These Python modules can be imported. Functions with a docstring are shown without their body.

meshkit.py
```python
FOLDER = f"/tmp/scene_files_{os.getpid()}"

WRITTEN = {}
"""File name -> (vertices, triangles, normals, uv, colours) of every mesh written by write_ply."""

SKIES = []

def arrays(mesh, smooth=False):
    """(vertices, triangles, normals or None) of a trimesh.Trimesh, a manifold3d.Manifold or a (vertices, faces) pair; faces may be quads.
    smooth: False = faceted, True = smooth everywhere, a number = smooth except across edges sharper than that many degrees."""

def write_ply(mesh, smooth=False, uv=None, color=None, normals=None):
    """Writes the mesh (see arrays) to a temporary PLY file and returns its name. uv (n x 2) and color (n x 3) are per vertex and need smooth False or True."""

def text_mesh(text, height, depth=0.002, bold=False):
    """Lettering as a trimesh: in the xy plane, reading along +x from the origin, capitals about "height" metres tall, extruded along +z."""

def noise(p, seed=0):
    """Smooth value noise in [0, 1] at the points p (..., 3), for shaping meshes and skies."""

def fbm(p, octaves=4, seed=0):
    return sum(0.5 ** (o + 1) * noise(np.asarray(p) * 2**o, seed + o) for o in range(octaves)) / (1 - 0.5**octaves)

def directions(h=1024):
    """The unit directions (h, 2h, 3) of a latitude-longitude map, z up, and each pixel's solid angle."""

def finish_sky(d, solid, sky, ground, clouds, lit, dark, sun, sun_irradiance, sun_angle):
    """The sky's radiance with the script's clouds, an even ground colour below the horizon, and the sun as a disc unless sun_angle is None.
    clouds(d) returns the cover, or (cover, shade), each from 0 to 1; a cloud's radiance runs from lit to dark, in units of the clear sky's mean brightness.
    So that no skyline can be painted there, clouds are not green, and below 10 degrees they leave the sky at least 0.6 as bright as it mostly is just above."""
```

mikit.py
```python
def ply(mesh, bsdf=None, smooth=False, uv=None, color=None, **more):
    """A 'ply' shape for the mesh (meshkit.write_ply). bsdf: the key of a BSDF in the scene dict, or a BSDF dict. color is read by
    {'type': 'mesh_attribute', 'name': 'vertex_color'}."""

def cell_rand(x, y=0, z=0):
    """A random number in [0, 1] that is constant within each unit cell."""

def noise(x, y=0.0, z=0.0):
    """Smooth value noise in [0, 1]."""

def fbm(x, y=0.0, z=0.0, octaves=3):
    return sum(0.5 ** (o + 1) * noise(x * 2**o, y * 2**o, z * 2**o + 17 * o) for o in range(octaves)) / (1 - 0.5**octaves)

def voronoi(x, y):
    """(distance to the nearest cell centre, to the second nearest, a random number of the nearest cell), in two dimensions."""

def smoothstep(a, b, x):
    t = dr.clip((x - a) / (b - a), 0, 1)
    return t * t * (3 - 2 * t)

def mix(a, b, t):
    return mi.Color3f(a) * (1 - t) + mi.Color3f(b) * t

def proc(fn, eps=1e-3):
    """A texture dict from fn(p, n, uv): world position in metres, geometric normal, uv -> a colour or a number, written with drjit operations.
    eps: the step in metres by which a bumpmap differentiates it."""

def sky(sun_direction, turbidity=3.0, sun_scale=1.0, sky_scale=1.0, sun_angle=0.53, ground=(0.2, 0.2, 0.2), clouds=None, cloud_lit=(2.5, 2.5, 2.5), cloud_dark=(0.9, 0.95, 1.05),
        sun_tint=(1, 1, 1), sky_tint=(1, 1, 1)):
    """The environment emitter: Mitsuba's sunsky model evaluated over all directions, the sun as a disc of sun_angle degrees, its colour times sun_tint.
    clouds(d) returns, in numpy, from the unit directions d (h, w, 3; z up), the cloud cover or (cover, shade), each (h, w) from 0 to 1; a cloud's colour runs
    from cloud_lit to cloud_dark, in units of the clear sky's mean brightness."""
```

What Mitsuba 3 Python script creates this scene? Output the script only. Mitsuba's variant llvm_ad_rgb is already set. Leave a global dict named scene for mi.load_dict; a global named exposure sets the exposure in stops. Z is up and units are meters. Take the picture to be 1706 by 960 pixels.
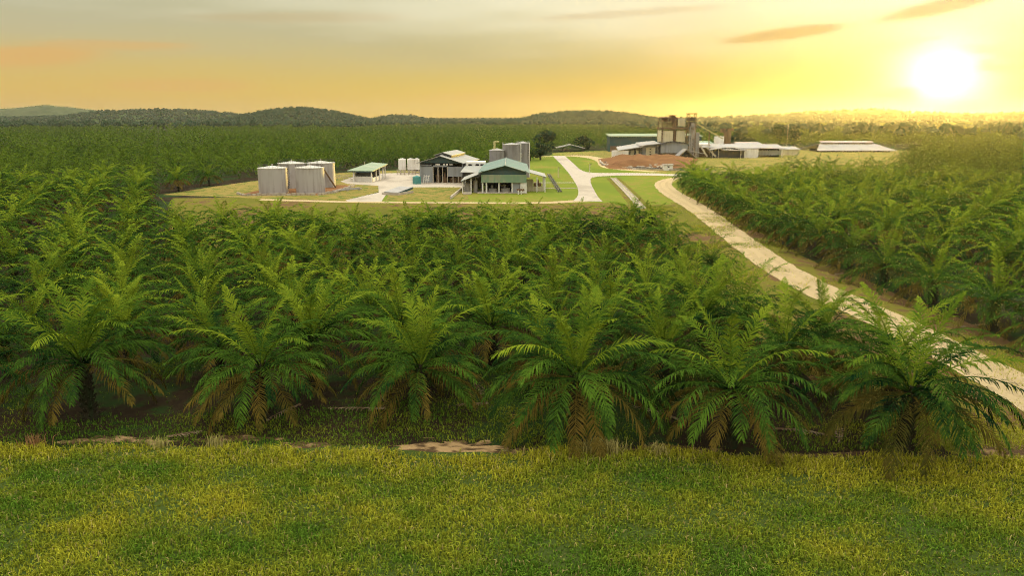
import math, random
import numpy as np, trimesh, drjit as dr, mitsuba as mi, mikit, meshkit
from shapely.geometry import Polygon, LineString, Point
from shapely import contains_xy, distance as sh_distance, points as sh_points

scene, labels = {}, {}
T = mi.ScalarTransform4f
R = np.random.default_rng(7)
random.seed(7)

# ------------------------------------------------------------------ camera, light, exposure
PITCH = math.radians(12.163)
H = 18.0
scene['haze_medium'] = {'type': 'homogeneous', 'albedo': {'type': 'rgb', 'value': [0.96, 0.95, 0.93]},
                        'sigma_t': 7.0e-5, 'phase': {'type': 'hg', 'g': 0.78}}
scene['camera'] = {'type': 'perspective', 'fov': 66.0, 'near_clip': 0.1, 'far_clip': 30000.0,
                   'to_world': T().look_at(origin=[0, 0, H], target=[0, math.cos(PITCH), H - math.sin(PITCH)], up=[0, 0, 1]),
                   'medium': {'type': 'ref', 'id': 'haze_medium'}}
SUN_AZ, SUN_EL = math.radians(27.9), math.radians(2.7)
SUN = [math.sin(SUN_AZ) * math.cos(SUN_EL), math.cos(SUN_AZ) * math.cos(SUN_EL), math.sin(SUN_EL)]


def smooth(a, b, x):
    t = np.clip((x - a) / (b - a), 0, 1)
    return t * t * (3 - 2 * t)


WISPS = [(-31.5, 3.6, 4.5, 0.55, 0.06, 0.85), (-26.0, 4.5, 4.5, 0.28, 0.02, 0.55), (-22.0, 2.1, 4.2, 0.34, 0.01, 0.60), (-0.5, 1.5, 6.0, 0.26, 0.02, 0.60), (18.0, 5.4, 3.4, 0.34, 0.10, 0.95), (27.5, 6.7, 3.2, 0.40, 0.16, 0.75),
         (20.0, 1.9, 2.4, 0.20, 0.0, 0.45), (8.0, 7.0, 6.0, 0.25, 0.05, 0.35), (-14, 6.6, 7, 0.3, 0.03, 0.25), (50, 3.0, 7, 0.5, 0.0, 0.7), (-55, 4.0, 9, 0.6, 0.0, 0.7), (80, 5, 10, 0.7, 0, 0.6), (-90, 3, 12, 0.6, 0, 0.6), (130, 4, 12, 0.6, 0, 0.6), (-140, 5, 12, 0.7, 0, 0.6)]


def clouds(d):
    """Evening cloud: thin tan wisps low down, a bright veil round the sun and a pale deck higher up."""
    el = np.degrees(np.arcsin(np.clip(d[..., 2], -1, 1)))
    az = np.degrees(np.arctan2(d[..., 0], d[..., 1]))
    ang = np.degrees(np.arccos(np.clip(d @ np.array(SUN), -1, 1)))
    n = meshkit.fbm(np.stack([az / 5.0, el / 0.6 - az / 30.0, 0 * el], -1), 5, seed=3)
    fine = meshkit.fbm(np.stack([az / 7.0, el / 0.7 - az / 25.0, 0 * el], -1), 5, seed=9)
    wisp = 0 * el
    for a0, e0, wa, we, slope, k in WISPS:
        da = (az - a0 + 180) % 360 - 180
        q = np.exp(-(da / wa) ** 2 - ((el - e0 - slope * da) / we) ** 2)
        wisp = np.maximum(wisp, np.minimum(1.15 * k, 0.95) * smooth(0.08, 0.62, q * (0.55 + 0.9 * n)))
    left = smooth(5, -30, az) * smooth(7.5, 2.0, el) * 0.34
    tan = 1 - (1 - wisp) * (1 - left)
    core = np.exp(-(np.hypot((az - 27.9) / 1.9, (el - 2.6) / 1.5)) ** 1.5) * (1 - 0.8 * smooth(0.50, 0.62, n) * smooth(1.2, 2.4, ang))
    veil = np.clip(0.98 * core + 0.16 * np.exp(-ang / 4.5) + smooth(1.5, 8.5, el) * (0.20 + 0.11 * smooth(-25, 10, az)) + 0.10 * (fine - 0.5) * smooth(2.0, 6, el), 0, 1)
    deck = smooth(8, 44, el) * (0.82 + 0.3 * (fine - 0.5))
    light = 1 - (1 - veil) * (1 - np.clip(deck, 0, 1))
    tan = 0.8 * tan * (1 - 0.7 * core) * smooth(-0.3, 0.8, el)
    cover = 1 - (1 - light) * (1 - tan)
    return np.clip(cover, 0, 1), np.clip(tan * (1 - 0.3 * light) / np.maximum(tan * (1 - 0.3 * light) + light * (1 - tan), 1e-6), 0, 1)


scene['sky'] = mikit.sky(SUN, turbidity=2, sun_scale=0.62, sky_scale=0.46, sun_angle=1.2, sun_tint=(1.0, 1.9, 9.0), sky_tint=(0.98, 0.96, 0.46),
                         clouds=clouds, cloud_lit=(26.5, 25.6, 21.5), cloud_dark=(6.6, 3.7, 1.15), ground=(0.08, 0.09, 0.04))
exposure = 3.2

# ------------------------------------------------------------------ materials
P_ = mikit.proc


def rgb(*c):
    return {'type': 'rgb', 'value': list(c)}


def matte(name, col, rough=0.8, spec=0.3, metallic=0.0):
    scene[name] = {'type': 'twosided', 'bsdf': {'type': 'principled', 'base_color': col, 'roughness': rough, 'specular': spec, 'metallic': metallic}}


def weather(col, dirt, sx=0.35, sz=0.6, amount=0.5):
    """Base colour with rain streaks and patches of dirt."""
    def fn(p, n, uv):
        s = mikit.fbm(p.x * 2.3 + p.y * 1.7, p.z * sz * 0.4, 3.0, 3)
        b = mikit.fbm(p.x * sx, p.y * sx, p.z * sz, 3)
        return mikit.mix(col, dirt, amount * mikit.smoothstep(0.42, 0.75, 0.55 * s + 0.45 * b))
    return P_(fn)


def leaf(name, dark, light, dry, trans=0.55, rough=0.42):
    def fn(p, n, uv):
        a = mikit.noise(p.x * 0.11, p.y * 0.11, 1.0)
        b = mikit.noise(p.x * 0.9, p.y * 0.9, p.z * 0.9)
        c = mikit.noise(p.x * 7.0, p.y * 7.0, p.z * 7.0)
        col = mikit.mix(dark, light, mikit.smoothstep(0.18, 0.82, 0.30 * a + 0.45 * b + 0.25 * c))
        return mikit.mix(col, dry, 0.55 * mikit.smoothstep(0.72, 0.95, 0.6 * b + 0.4 * c))
    scene[name] = {'type': 'principledthin', 'base_color': P_(fn), 'roughness': rough, 'diff_trans': trans, 'eta': 1.6}


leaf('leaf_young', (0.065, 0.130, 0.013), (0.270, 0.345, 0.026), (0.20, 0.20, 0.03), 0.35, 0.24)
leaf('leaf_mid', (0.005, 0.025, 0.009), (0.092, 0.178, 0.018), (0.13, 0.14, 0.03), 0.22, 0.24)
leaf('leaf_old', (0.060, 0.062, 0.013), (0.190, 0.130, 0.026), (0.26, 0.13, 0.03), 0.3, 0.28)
leaf('leaf_far', (0.018, 0.050, 0.010), (0.145, 0.210, 0.020), (0.12, 0.13, 0.03), 0.3, 0.55)
scene['grass_blade'] = {'type': 'principledthin', 'base_color': {'type': 'mesh_attribute', 'name': 'vertex_color'}, 'roughness': 0.36, 'diff_trans': 0.35, 'eta': 1.5}
matte('bark', weather((0.034, 0.028, 0.017), (0.024, 0.038, 0.014), 3.0, 3.0, 0.9), 0.9, 0.15)
matte('dead_frond', weather((0.20, 0.13, 0.075), (0.38, 0.31, 0.23), 4.0, 4.0, 0.8), 0.85, 0.2)


def soil_fn(p, n, uv):
    a = mikit.fbm(p.x * 0.16, p.y * 0.16, 0.0, 4)
    b = mikit.fbm(p.x * 1.3, p.y * 1.3, 5.0, 4)
    col = mikit.mix((0.019, 0.014, 0.008), (0.044, 0.027, 0.014), b)
    return mikit.mix(col, (0.022, 0.044, 0.010), mikit.smoothstep(0.42, 0.60, 0.6 * a + 0.4 * b))


def verge_fn(p, n, uv):
    a = mikit.fbm(p.x * 0.13, p.y * 0.09, 3.0, 4)
    b = mikit.fbm(p.x * 1.1, p.y * 0.9, 5.0, 4)
    col = mikit.mix((0.095, 0.105, 0.014), (0.19, 0.155, 0.026), a)
    return mikit.mix(col, (0.13, 0.075, 0.035), mikit.smoothstep(0.50, 0.64, 0.55 * a + 0.45 * b + 0.09 * mikit.smoothstep(36.0, 39.0, p.x)))


def lawn_fn(p, n, uv):
    a = mikit.fbm(p.x * 0.09, p.y * 0.05, 0.0, 4)
    b = mikit.fbm(p.x * 0.9, p.y * 0.9, 5.0, 4)
    col = mikit.mix((0.10, 0.150, 0.018), (0.19, 0.215, 0.022), a)
    return mikit.mix(col, (0.22, 0.17, 0.045), 0.8 * mikit.smoothstep(0.52, 0.70, 0.5 * a + 0.5 * b))


def dry_fn(p, n, uv):
    a = mikit.fbm(p.x * 0.10, p.y * 0.05, 2.0, 4)
    b = mikit.fbm(p.x * 0.8, p.y * 0.8, 5.0, 4)
    return mikit.mix(mikit.mix((0.17, 0.15, 0.03), (0.30, 0.21, 0.07), a), (0.11, 0.14, 0.025), mikit.smoothstep(0.5, 0.66, b))


def gravel_fn(p, n, uv):
    a = mikit.fbm(p.x * 0.25, p.y * 0.12, 2.0, 4)
    b = mikit.fbm(p.x * 3.0, p.y * 2.0, 5.0, 4)
    col = mikit.mix((0.40, 0.30, 0.165), (0.50, 0.385, 0.225), 0.6 * a + 0.4 * b)
    return mikit.mix(col, (0.25, 0.19, 0.11), 0.7 * mikit.smoothstep(0.58, 0.78, 0.5 * a + 0.5 * b))


def concrete_fn(p, n, uv):
    a = mikit.fbm(p.x * 0.2, p.y * 0.1, 2.0, 4)
    b = mikit.fbm(p.x * 1.7, p.y * 1.0, 5.0, 3)
    return mikit.mix(mikit.mix((0.39, 0.335, 0.275), (0.49, 0.425, 0.355), b), (0.32, 0.27, 0.22), 0.7 * mikit.smoothstep(0.5, 0.75, a))


def red_fn(p, n, uv):
    a = mikit.fbm(p.x * 0.35, p.y * 0.35, p.z * 0.8, 4)
    b = mikit.fbm(p.x * 2.0, p.y * 2.0, p.z * 3.0, 3)
    return mikit.mix((0.13, 0.058, 0.026), (0.27, 0.135, 0.062), dr.clip(1.5 * a * 0.6 + 0.6 * b - 0.25, 0, 1))


def sand_fn(p, n, uv):
    a = mikit.fbm(p.x * 1.6, p.y * 2.6, 2.0, 5) - 0.04 - 0.20 * mikit.smoothstep(5.0, 7.5, dr.abs(p.x + 4.5)) + 0.10 * mikit.smoothstep(-14.0, -16.0, p.x)
    return mikit.mix((0.085, 0.052, 0.026), (0.36, 0.235, 0.115), mikit.smoothstep(0.3, 0.62, a))


for nm, fn in (('soil', soil_fn), ('verge_mat', verge_fn), ('lawn_mat', lawn_fn), ('dry_mat', dry_fn), ('gravel', gravel_fn), ('concrete', concrete_fn), ('red_earth', red_fn), ('sand', sand_fn)):
    matte(nm, P_(fn), 0.95, 0.1)
def rut_fn(p, n, uv):
    a = mikit.fbm(p.x * 1.4, p.y * 0.5, 2.0, 4)
    return mikit.mix((0.44, 0.335, 0.19), (0.38, 0.285, 0.16), a)


matte('rut_mat', P_(rut_fn), 0.95, 0.1)
matte('tank_steel', weather((0.40, 0.375, 0.365), (0.25, 0.21, 0.19), 0.25, 0.25, 0.6), 0.5, 0.5)
matte('tank_roof', weather((0.62, 0.59, 0.55), (0.42, 0.37, 0.32), 0.3, 0.3, 0.6), 0.6, 0.4)
matte('grey_sheet', weather((0.27, 0.28, 0.30), (0.15, 0.14, 0.13), 0.3, 0.3, 0.6), 0.55, 0.5)
matte('navy_sheet', weather((0.030, 0.070, 0.085), (0.05, 0.06, 0.05), 0.3, 0.3, 0.5), 0.55, 0.5)
matte('green_sheet', weather((0.17, 0.27, 0.18), (0.30, 0.30, 0.22), 0.3, 0.5, 0.8), 0.55, 0.5)
matte('green_roof', weather((0.13, 0.22, 0.19), (0.22, 0.25, 0.21), 0.3, 0.5, 0.8), 0.5, 0.5)
matte('pale_green_roof', weather((0.26, 0.34, 0.22), (0.38, 0.40, 0.30), 0.3, 0.5, 0.8), 0.5, 0.5)
matte('grey_roof', weather((0.33, 0.33, 0.31), (0.45, 0.42, 0.37), 0.3, 0.5, 0.8), 0.5, 0.5)
matte('pale_roof', weather((0.40, 0.38, 0.37), (0.28, 0.25, 0.23), 0.2, 0.5, 0.7), 0.5, 0.5)
matte('white_paint', weather((0.74, 0.71, 0.68), (0.48, 0.42, 0.36), 0.4, 0.5, 0.55), 0.6, 0.4)
matte('cream_paint', weather((0.58, 0.52, 0.36), (0.36, 0.30, 0.19), 0.25, 0.3, 0.7), 0.6, 0.4)
matte('rust', weather((0.17, 0.105, 0.06), (0.09, 0.055, 0.035), 0.8, 0.8, 0.8), 0.8, 0.3)
matte('dark_steel', weather((0.05, 0.05, 0.052), (0.10, 0.075, 0.055), 0.8, 0.8, 0.6), 0.6, 0.4)
matte('duct_steel', weather((0.30, 0.28, 0.27), (0.16, 0.12, 0.10), 0.6, 0.4, 0.8), 0.45, 0.5)
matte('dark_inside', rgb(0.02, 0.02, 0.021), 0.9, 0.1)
matte('yellow_paint', weather((0.45, 0.40, 0.18), (0.28, 0.22, 0.10), 0.8, 0.8, 0.6), 0.6, 0.4)
matte('teal_paint', weather((0.05, 0.26, 0.25), (0.08, 0.16, 0.15), 0.8, 0.8, 0.6), 0.5, 0.5)
matte('silo_grey', weather((0.24, 0.225, 0.235), (0.14, 0.12, 0.115), 0.25, 0.2, 0.8), 0.5, 0.5)
matte('water_mat', rgb(0.16, 0.16, 0.13), 0.15, 0.5)
matte('stone_mat', weather((0.44, 0.38, 0.31), (0.25, 0.19, 0.14), 1.5, 1.5, 0.8), 0.9, 0.2)


# ------------------------------------------------------------------ helpers
def numbered(name):
    if name not in used_names:
        used_names.add(name)
        return name
    k = 1
    while f'{name}_{k:03d}' in used_names:
        k += 1
    used_names.add(f'{name}_{k:03d}')
    return f'{name}_{k:03d}'


used_names = set()


def put(name, mesh, mat, parent=None, M=None, smooth=False, **kw):
    """One entry of the scene; mesh may be a list of meshes."""
    if isinstance(mesh, (list, tuple)):
        mesh = trimesh.util.concatenate(list(mesh))
    if M is not None:
        mesh = mesh.copy()
        mesh.apply_transform(M)
    key = numbered((parent + '__' if parent else '') + name)
    scene[key] = mikit.ply(mesh, mat, smooth=smooth, **kw)
    return key


def tag(key, label=None, cat=None, group=None, kind=None):
    d = {k: v for k, v in (('label', label), ('category', cat), ('group', group), ('kind', kind)) if v}
    labels[key] = d
    return key


def thing(name, label, cat, group=None):
    return tag(numbered(name), label, cat, group)


def at(x, y, z=0.0, rot=0.0):
    M = np.eye(4)
    c, s = math.cos(math.radians(rot)), math.sin(math.radians(rot))
    M[:2, :2] = [[c, -s], [s, c]]
    M[:3, 3] = x, y, z
    return M


def bx(x0, x1, y0, y1, z0, z1):
    m = trimesh.creation.box(extents=[abs(x1 - x0), abs(y1 - y0), abs(z1 - z0)])
    m.apply_translation([(x0 + x1) / 2, (y0 + y1) / 2, (z0 + z1) / 2])
    return m


def cyl(x, y, z0, z1, r, n=32, r2=None):
    m = trimesh.creation.cylinder(radius=r, height=z1 - z0, sections=n)
    if r2 is not None:
        k = m.vertices[:, 2] > 0
        m.vertices[k, :2] *= r2 / r
    m.apply_translation([x, y, (z0 + z1) / 2])
    return m


def rod(p, q, r, n=8):
    return trimesh.creation.cylinder(radius=r, segment=[p, q], sections=n)


def bar(p, q, w, h=None):
    """A square bar from p to q."""
    p, q = np.asarray(p, float), np.asarray(q, float)
    L = np.linalg.norm(q - p)
    m = trimesh.creation.box(extents=[w, h or w, L])
    m.apply_transform(trimesh.geometry.align_vectors([0, 0, 1], (q - p) / L))
    m.apply_translation((p + q) / 2)
    return m


def slab(pts, t):
    """A plate: the corner points and the same points t lower."""
    pts = np.asarray(pts, float)
    return trimesh.convex.convex_hull(np.vstack([pts, pts - [0, 0, t]]))


def prism(profile, y0, y1):
    """An (x, z) outline extruded along y."""
    m = trimesh.creation.extrude_polygon(Polygon(profile), y1 - y0, engine='earcut')
    v = m.vertices.copy()
    m.vertices = np.stack([v[:, 0], y0 + v[:, 2], v[:, 1]], 1)
    m.fix_normals()
    return m


def sheet(poly, z, step=None):
    """A flat sheet over a polygon (list of xy) at height z."""
    if not isinstance(poly, Polygon):
        poly = Polygon(poly)
    v, f = trimesh.creation.triangulate_polygon(poly, engine='earcut')
    m = trimesh.Trimesh(np.column_stack([v, np.full(len(v), z)]), f, process=False)
    if m.face_normals[0, 2] < 0:
        m.invert()
    return m


def cone_roof(x, y, z, r, h, n=40):
    m = trimesh.creation.cone(radius=r, height=h, sections=n)
    m.apply_translation([x, y, z])
    return m


def chaikin(pts, n=2):
    p = np.asarray(pts, float)
    for _ in range(n):
        q, r = 0.75 * p[:-1] + 0.25 * p[1:], 0.25 * p[:-1] + 0.75 * p[1:]
        p = np.vstack([p[:1], np.stack([q, r], 1).reshape(-1, 2), p[-1:]])
    return p


# ------------------------------------------------------------------ the setting: ground, roads, lawns
ROAD_L = chaikin([(30.5, 20), (32.0, 46.5), (32.3, 54.6), (31.8, 69.3), (30.6, 78.6), (30.3, 93.1), (32.2, 119.2), (35.3, 155.7), (36.3, 189.3), (38.3, 215.0), (43.4, 236.2), (54.5, 253.0)])
ROAD_R = chaikin([(35.5, 20), (36.6, 46.5), (36.9, 59.1), (36.2, 73.2), (34.9, 84.0), (35.0, 97.9), (37.6, 127.7), (40.7, 163.2), (41.8, 200.5), (44.3, 222.0), (50.0, 241.0), (57.5, 250.5)])
def ragged(c, amp, seed):
    ls = LineString(c)
    q = np.array([ls.interpolate(t).coords[0] for t in np.arange(0, ls.length, 0.8)])
    n = meshkit.fbm(np.column_stack([q * 0.35, 0 * q[:, :1] + seed]), 3, seed) - 0.5
    return q + np.stack([n * amp, 0 * n], 1)


ROAD_L, ROAD_R = ragged(ROAD_L, 0.55, 1), ragged(ROAD_R, 0.55, 2)
TRACK = Polygon(np.vstack([ROAD_L, ROAD_R[::-1]])).buffer(0)


def ground_height(x, y):
    """The raised grass bank in front and the rough verges; level under the roads and the mill yard."""
    p = np.stack([x * 0.35, y * 0.35, 0 * x], -1)
    bump = (meshkit.fbm(p, 4, seed=5) - 0.5) * 0.45
    p2 = np.stack([x * 0.07, y * 0.07, 0 * x], -1)
    bump = bump + (meshkit.noise(p2, 8) - 0.5) * 0.5 * smooth(200, 100, y)
    d = np.asarray(sh_distance(sh_points(np.asarray(x), np.asarray(y)), TRACK))
    near = smooth(0.6, 4.0, d) * smooth(168, 140, y)
    edge = 40.25 - 0.035 * x - 0.0004 * x * x
    bank = 0.28 * smooth(edge + 0.9, edge - 1.3, y)
    ditch = -0.55 * np.exp(-((d - 4.6) / 1.3) ** 2) * (x > 33) * smooth(225, 190, y)
    dip = -1.2 * smooth(50, 82, y) * smooth(168, 140, y) * smooth(22, 12, x) * smooth(-79, -64, x)
    return bump * near * 0.8 + bank + ditch + dip


gx, gy = np.arange(-80, 76.1, 1.0), np.arange(16, 240.1, 1.0)
GX, GY = np.meshgrid(gx, gy)
GZ = ground_height(GX, GY)
b = np.minimum.reduce([GX - gx[0], gx[-1] - GX, GY - gy[0], gy[-1] - GY])
GZ = GZ * smooth(0, 3, b)
from scipy.interpolate import RegularGridInterpolator
grid_z = RegularGridInterpolator((gy, gx), GZ, bounds_error=False, fill_value=0.0)


def ground_z(x, y):
    return grid_z(np.stack([np.asarray(y, float), np.asarray(x, float)], -1))


nx, ny = len(gx), len(gy)
i = (np.arange(ny - 1)[:, None] * nx + np.arange(nx - 1)[None]).ravel()
gv = np.stack([GX.ravel(), GY.ravel(), GZ.ravel()], 1)
gf = np.vstack([np.stack([i, i + 1, i + nx + 1], 1), np.stack([i, i + nx + 1, i + nx], 1)])
near_ground = trimesh.Trimesh(gv, gf, process=False)
X0, X1, Y0, Y1 = gx[0], gx[-1], gy[0], gy[-1]
far = [sheet([(-5500, -120), (5500, -120), (5500, Y0), (-5500, Y0)], 0), sheet([(-5500, Y1), (5500, Y1), (5500, 6900), (-5500, 6900)], 0),
       sheet([(-5500, Y0), (X0, Y0), (X0, Y1), (-5500, Y1)], 0), sheet([(X1, Y0), (5500, Y0), (5500, Y1), (X1, Y1)], 0)]
fc = gv[gf].mean(1)
right_edge = LineString([(46, 40), (42.3, 64), (40.8, 88), (40.0, 110), (41.2, 139), (43.2, 169), (49.5, 222)])
VERGE = Polygon(np.vstack([ROAD_L, ROAD_R[::-1]])).union(Polygon([(24.5, 40), (20.5, 55), (20, 98), (-46, 101), (-78, 182), (-56, 184), (-40, 184), (52, 172), (50, 240), (58, 252)] + list(right_edge.coords)[::-1] + [(46, 36), (26, 36)]).buffer(0))
on_bank = fc[:, 1] < 40.25 - 0.035 * fc[:, 0] - 0.0004 * fc[:, 0] ** 2 + 0.2
on_verge = contains_xy(VERGE, fc[:, 0], fc[:, 1]) & ~on_bank
tag(put('ground', [trimesh.Trimesh(gv, gf[~on_verge & ~on_bank], process=True)] + far, 'soil'), kind='structure')
matte('turf', rgb(0.055, 0.080, 0.015), 0.95, 0.1)
tag(put('grass_bank', trimesh.Trimesh(gv, gf[on_bank], process=True), 'turf'), kind='structure')
tag(put('verge', trimesh.Trimesh(gv, gf[on_verge], process=True), 'verge_mat'), kind='structure')

tag(put('dirt_track', [sheet(TRACK, 0.035)], 'gravel'), kind='structure')
rl, rr_ = LineString(ROAD_L), LineString(ROAD_R)
tt = np.linspace(0, 1, 260)
A_, B_ = np.array([rl.interpolate(t, True).coords[0] for t in tt]), np.array([rr_.interpolate(t, True).coords[0] for t in tt])
for f in (0.30, 0.68):
    nz = 0.05 * (meshkit.noise(np.stack([tt * 40, 0 * tt, 0 * tt + f], 1), 3) - 0.5)
    w = 0.055 + 0.05 * meshkit.noise(np.stack([tt * 60, 0 * tt, 0 * tt + f], 1), 5)
    l_, r_ = A_ + (B_ - A_) * (f + nz - w)[:, None], A_ + (B_ - A_) * (f + nz + w)[:, None]
    tag(put('wheel_rut', sheet(Polygon(np.vstack([l_, r_[::-1]])).buffer(0), 0.040), 'rut_mat'), kind='structure')
yard = [(-36.2, 174.0), (-37.4, 177), (-33.0, 196), (-36.5, 216), (-46, 222), (-50, 231), (-50, 262), (-36, 268), (-28, 262), (-12, 258), (-8, 232), (-8, 208), (-13.2, 211), (-27, 211), (-31.5, 204), (-29.2, 178), (-28.8, 174)]
tag(put('mill_yard', sheet(yard, 0.02), 'concrete'), kind='structure')
main_road = chaikin([(13.6, 175.6), (16.2, 190), (18.2, 225), (19.6, 300), (19.8, 392)]).tolist() + chaikin([(25.8, 392), (25.0, 320), (24.2, 280), (26.5, 266), (42.4, 268.5), (58, 259), (54.5, 251.5), (40.1, 256.5), (26.0, 252.5), (22.8, 235), (20.0, 184), (20.0, 174)]).tolist()
tag(put('main_road', sheet(main_road, 0.026), 'concrete'), kind='structure')
tag(put('front_road', sheet([(-57, 180.0), (-36.3, 175.2), (-20.1, 173.6), (0.9, 172.3), (8, 173.5), (14.2, 177.5), (17, 174), (9, 170.4), (0.9, 169.6), (-20.1, 170.6), (-38, 172.2), (-57, 177)], 0.014), 'gravel'), kind='structure')
tag(put('cross_road', sheet(chaikin([(19.5, 383), (8, 376), (-2, 371)]).tolist() + [(-2, 374.5), (8, 380), (19.5, 390)] + [(19.5, 383)], 0.016), 'gravel'), kind='structure')
tag(put('service_road', sheet(chaikin([(25.5, 388), (34, 380), (37, 345), (33, 305), (36, 285), (48, 272)]).tolist() + chaikin([(51, 275), (40, 290), (38, 308), (42, 345), (41, 384), (34, 398), (25.5, 394)]).tolist(), 0.012), 'gravel'), kind='structure')
tag(put('lawn', [sheet([(-30, 171.5), (52, 171.5), (50, 236), (60, 262), (45, 300), (40, 396), (19, 396), (3, 372), (-12, 286), (-30, 250)], 0.003)], 'lawn_mat'), kind='structure')
tag(put('lawn', [sheet([(-28.3, 176.5), (-30.8, 203), (-27, 210.3), (-13.0, 210.3), (-9.6, 178)], 0.008)], 'dry_mat'), kind='structure')
tag(put('lawn', [sheet([(-9.0, 176), (-8.4, 192), (4.2, 193), (4.2, 236), (16.6, 236), (15.6, 200), (14.0, 182), (8.5, 176)], 0.008), sheet([(5, 238), (16.8, 238), (17.6, 300), (18.0, 366), (6, 360)], 0.008)], 'lawn_mat'), kind='structure')
tag(put('lawn', [sheet([(21.5, 176), (24.2, 235), (27.5, 250), (40.1, 254), (52, 250), (42.0, 237.5), (37.0, 216), (35.0, 189), (34.3, 168), (22, 168)], 0.010)], 'lawn_mat'), kind='structure')
tag(put('lawn', [sheet([(27.0, 268), (40, 270), (33, 285), (30, 305), (34, 345), (31, 378), (27, 380)], 0.008)], 'lawn_mat'), kind='structure')
tag(put('bare_yard', [sheet([(-84, 190), (-80, 215), (-74, 240), (-55, 272), (-38, 282), (-28, 270), (-36, 268), (-50, 262), (-50, 231), (-46, 222), (-37, 218), (-33, 200), (-37, 177), (-57, 181)], 0.005)], 'dry_mat'), kind='structure')
tag(put('mill_apron', [sheet([(33, 300), (50, 270), (80, 262), (150, 275), (235, 452), (215, 462), (58, 462), (21, 420), (21, 395), (34, 398), (41, 384), (42, 345)], 0.004)], 'dry_mat'), kind='structure')
tag(put('field', [sheet([(-12, 285), (6, 370), (19, 392), (22, 425), (56, 460), (26, 395), (18, 300), (5, 240), (-3, 255)], 0.004)], 'lawn_mat'), kind='structure')
sp = []
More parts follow.
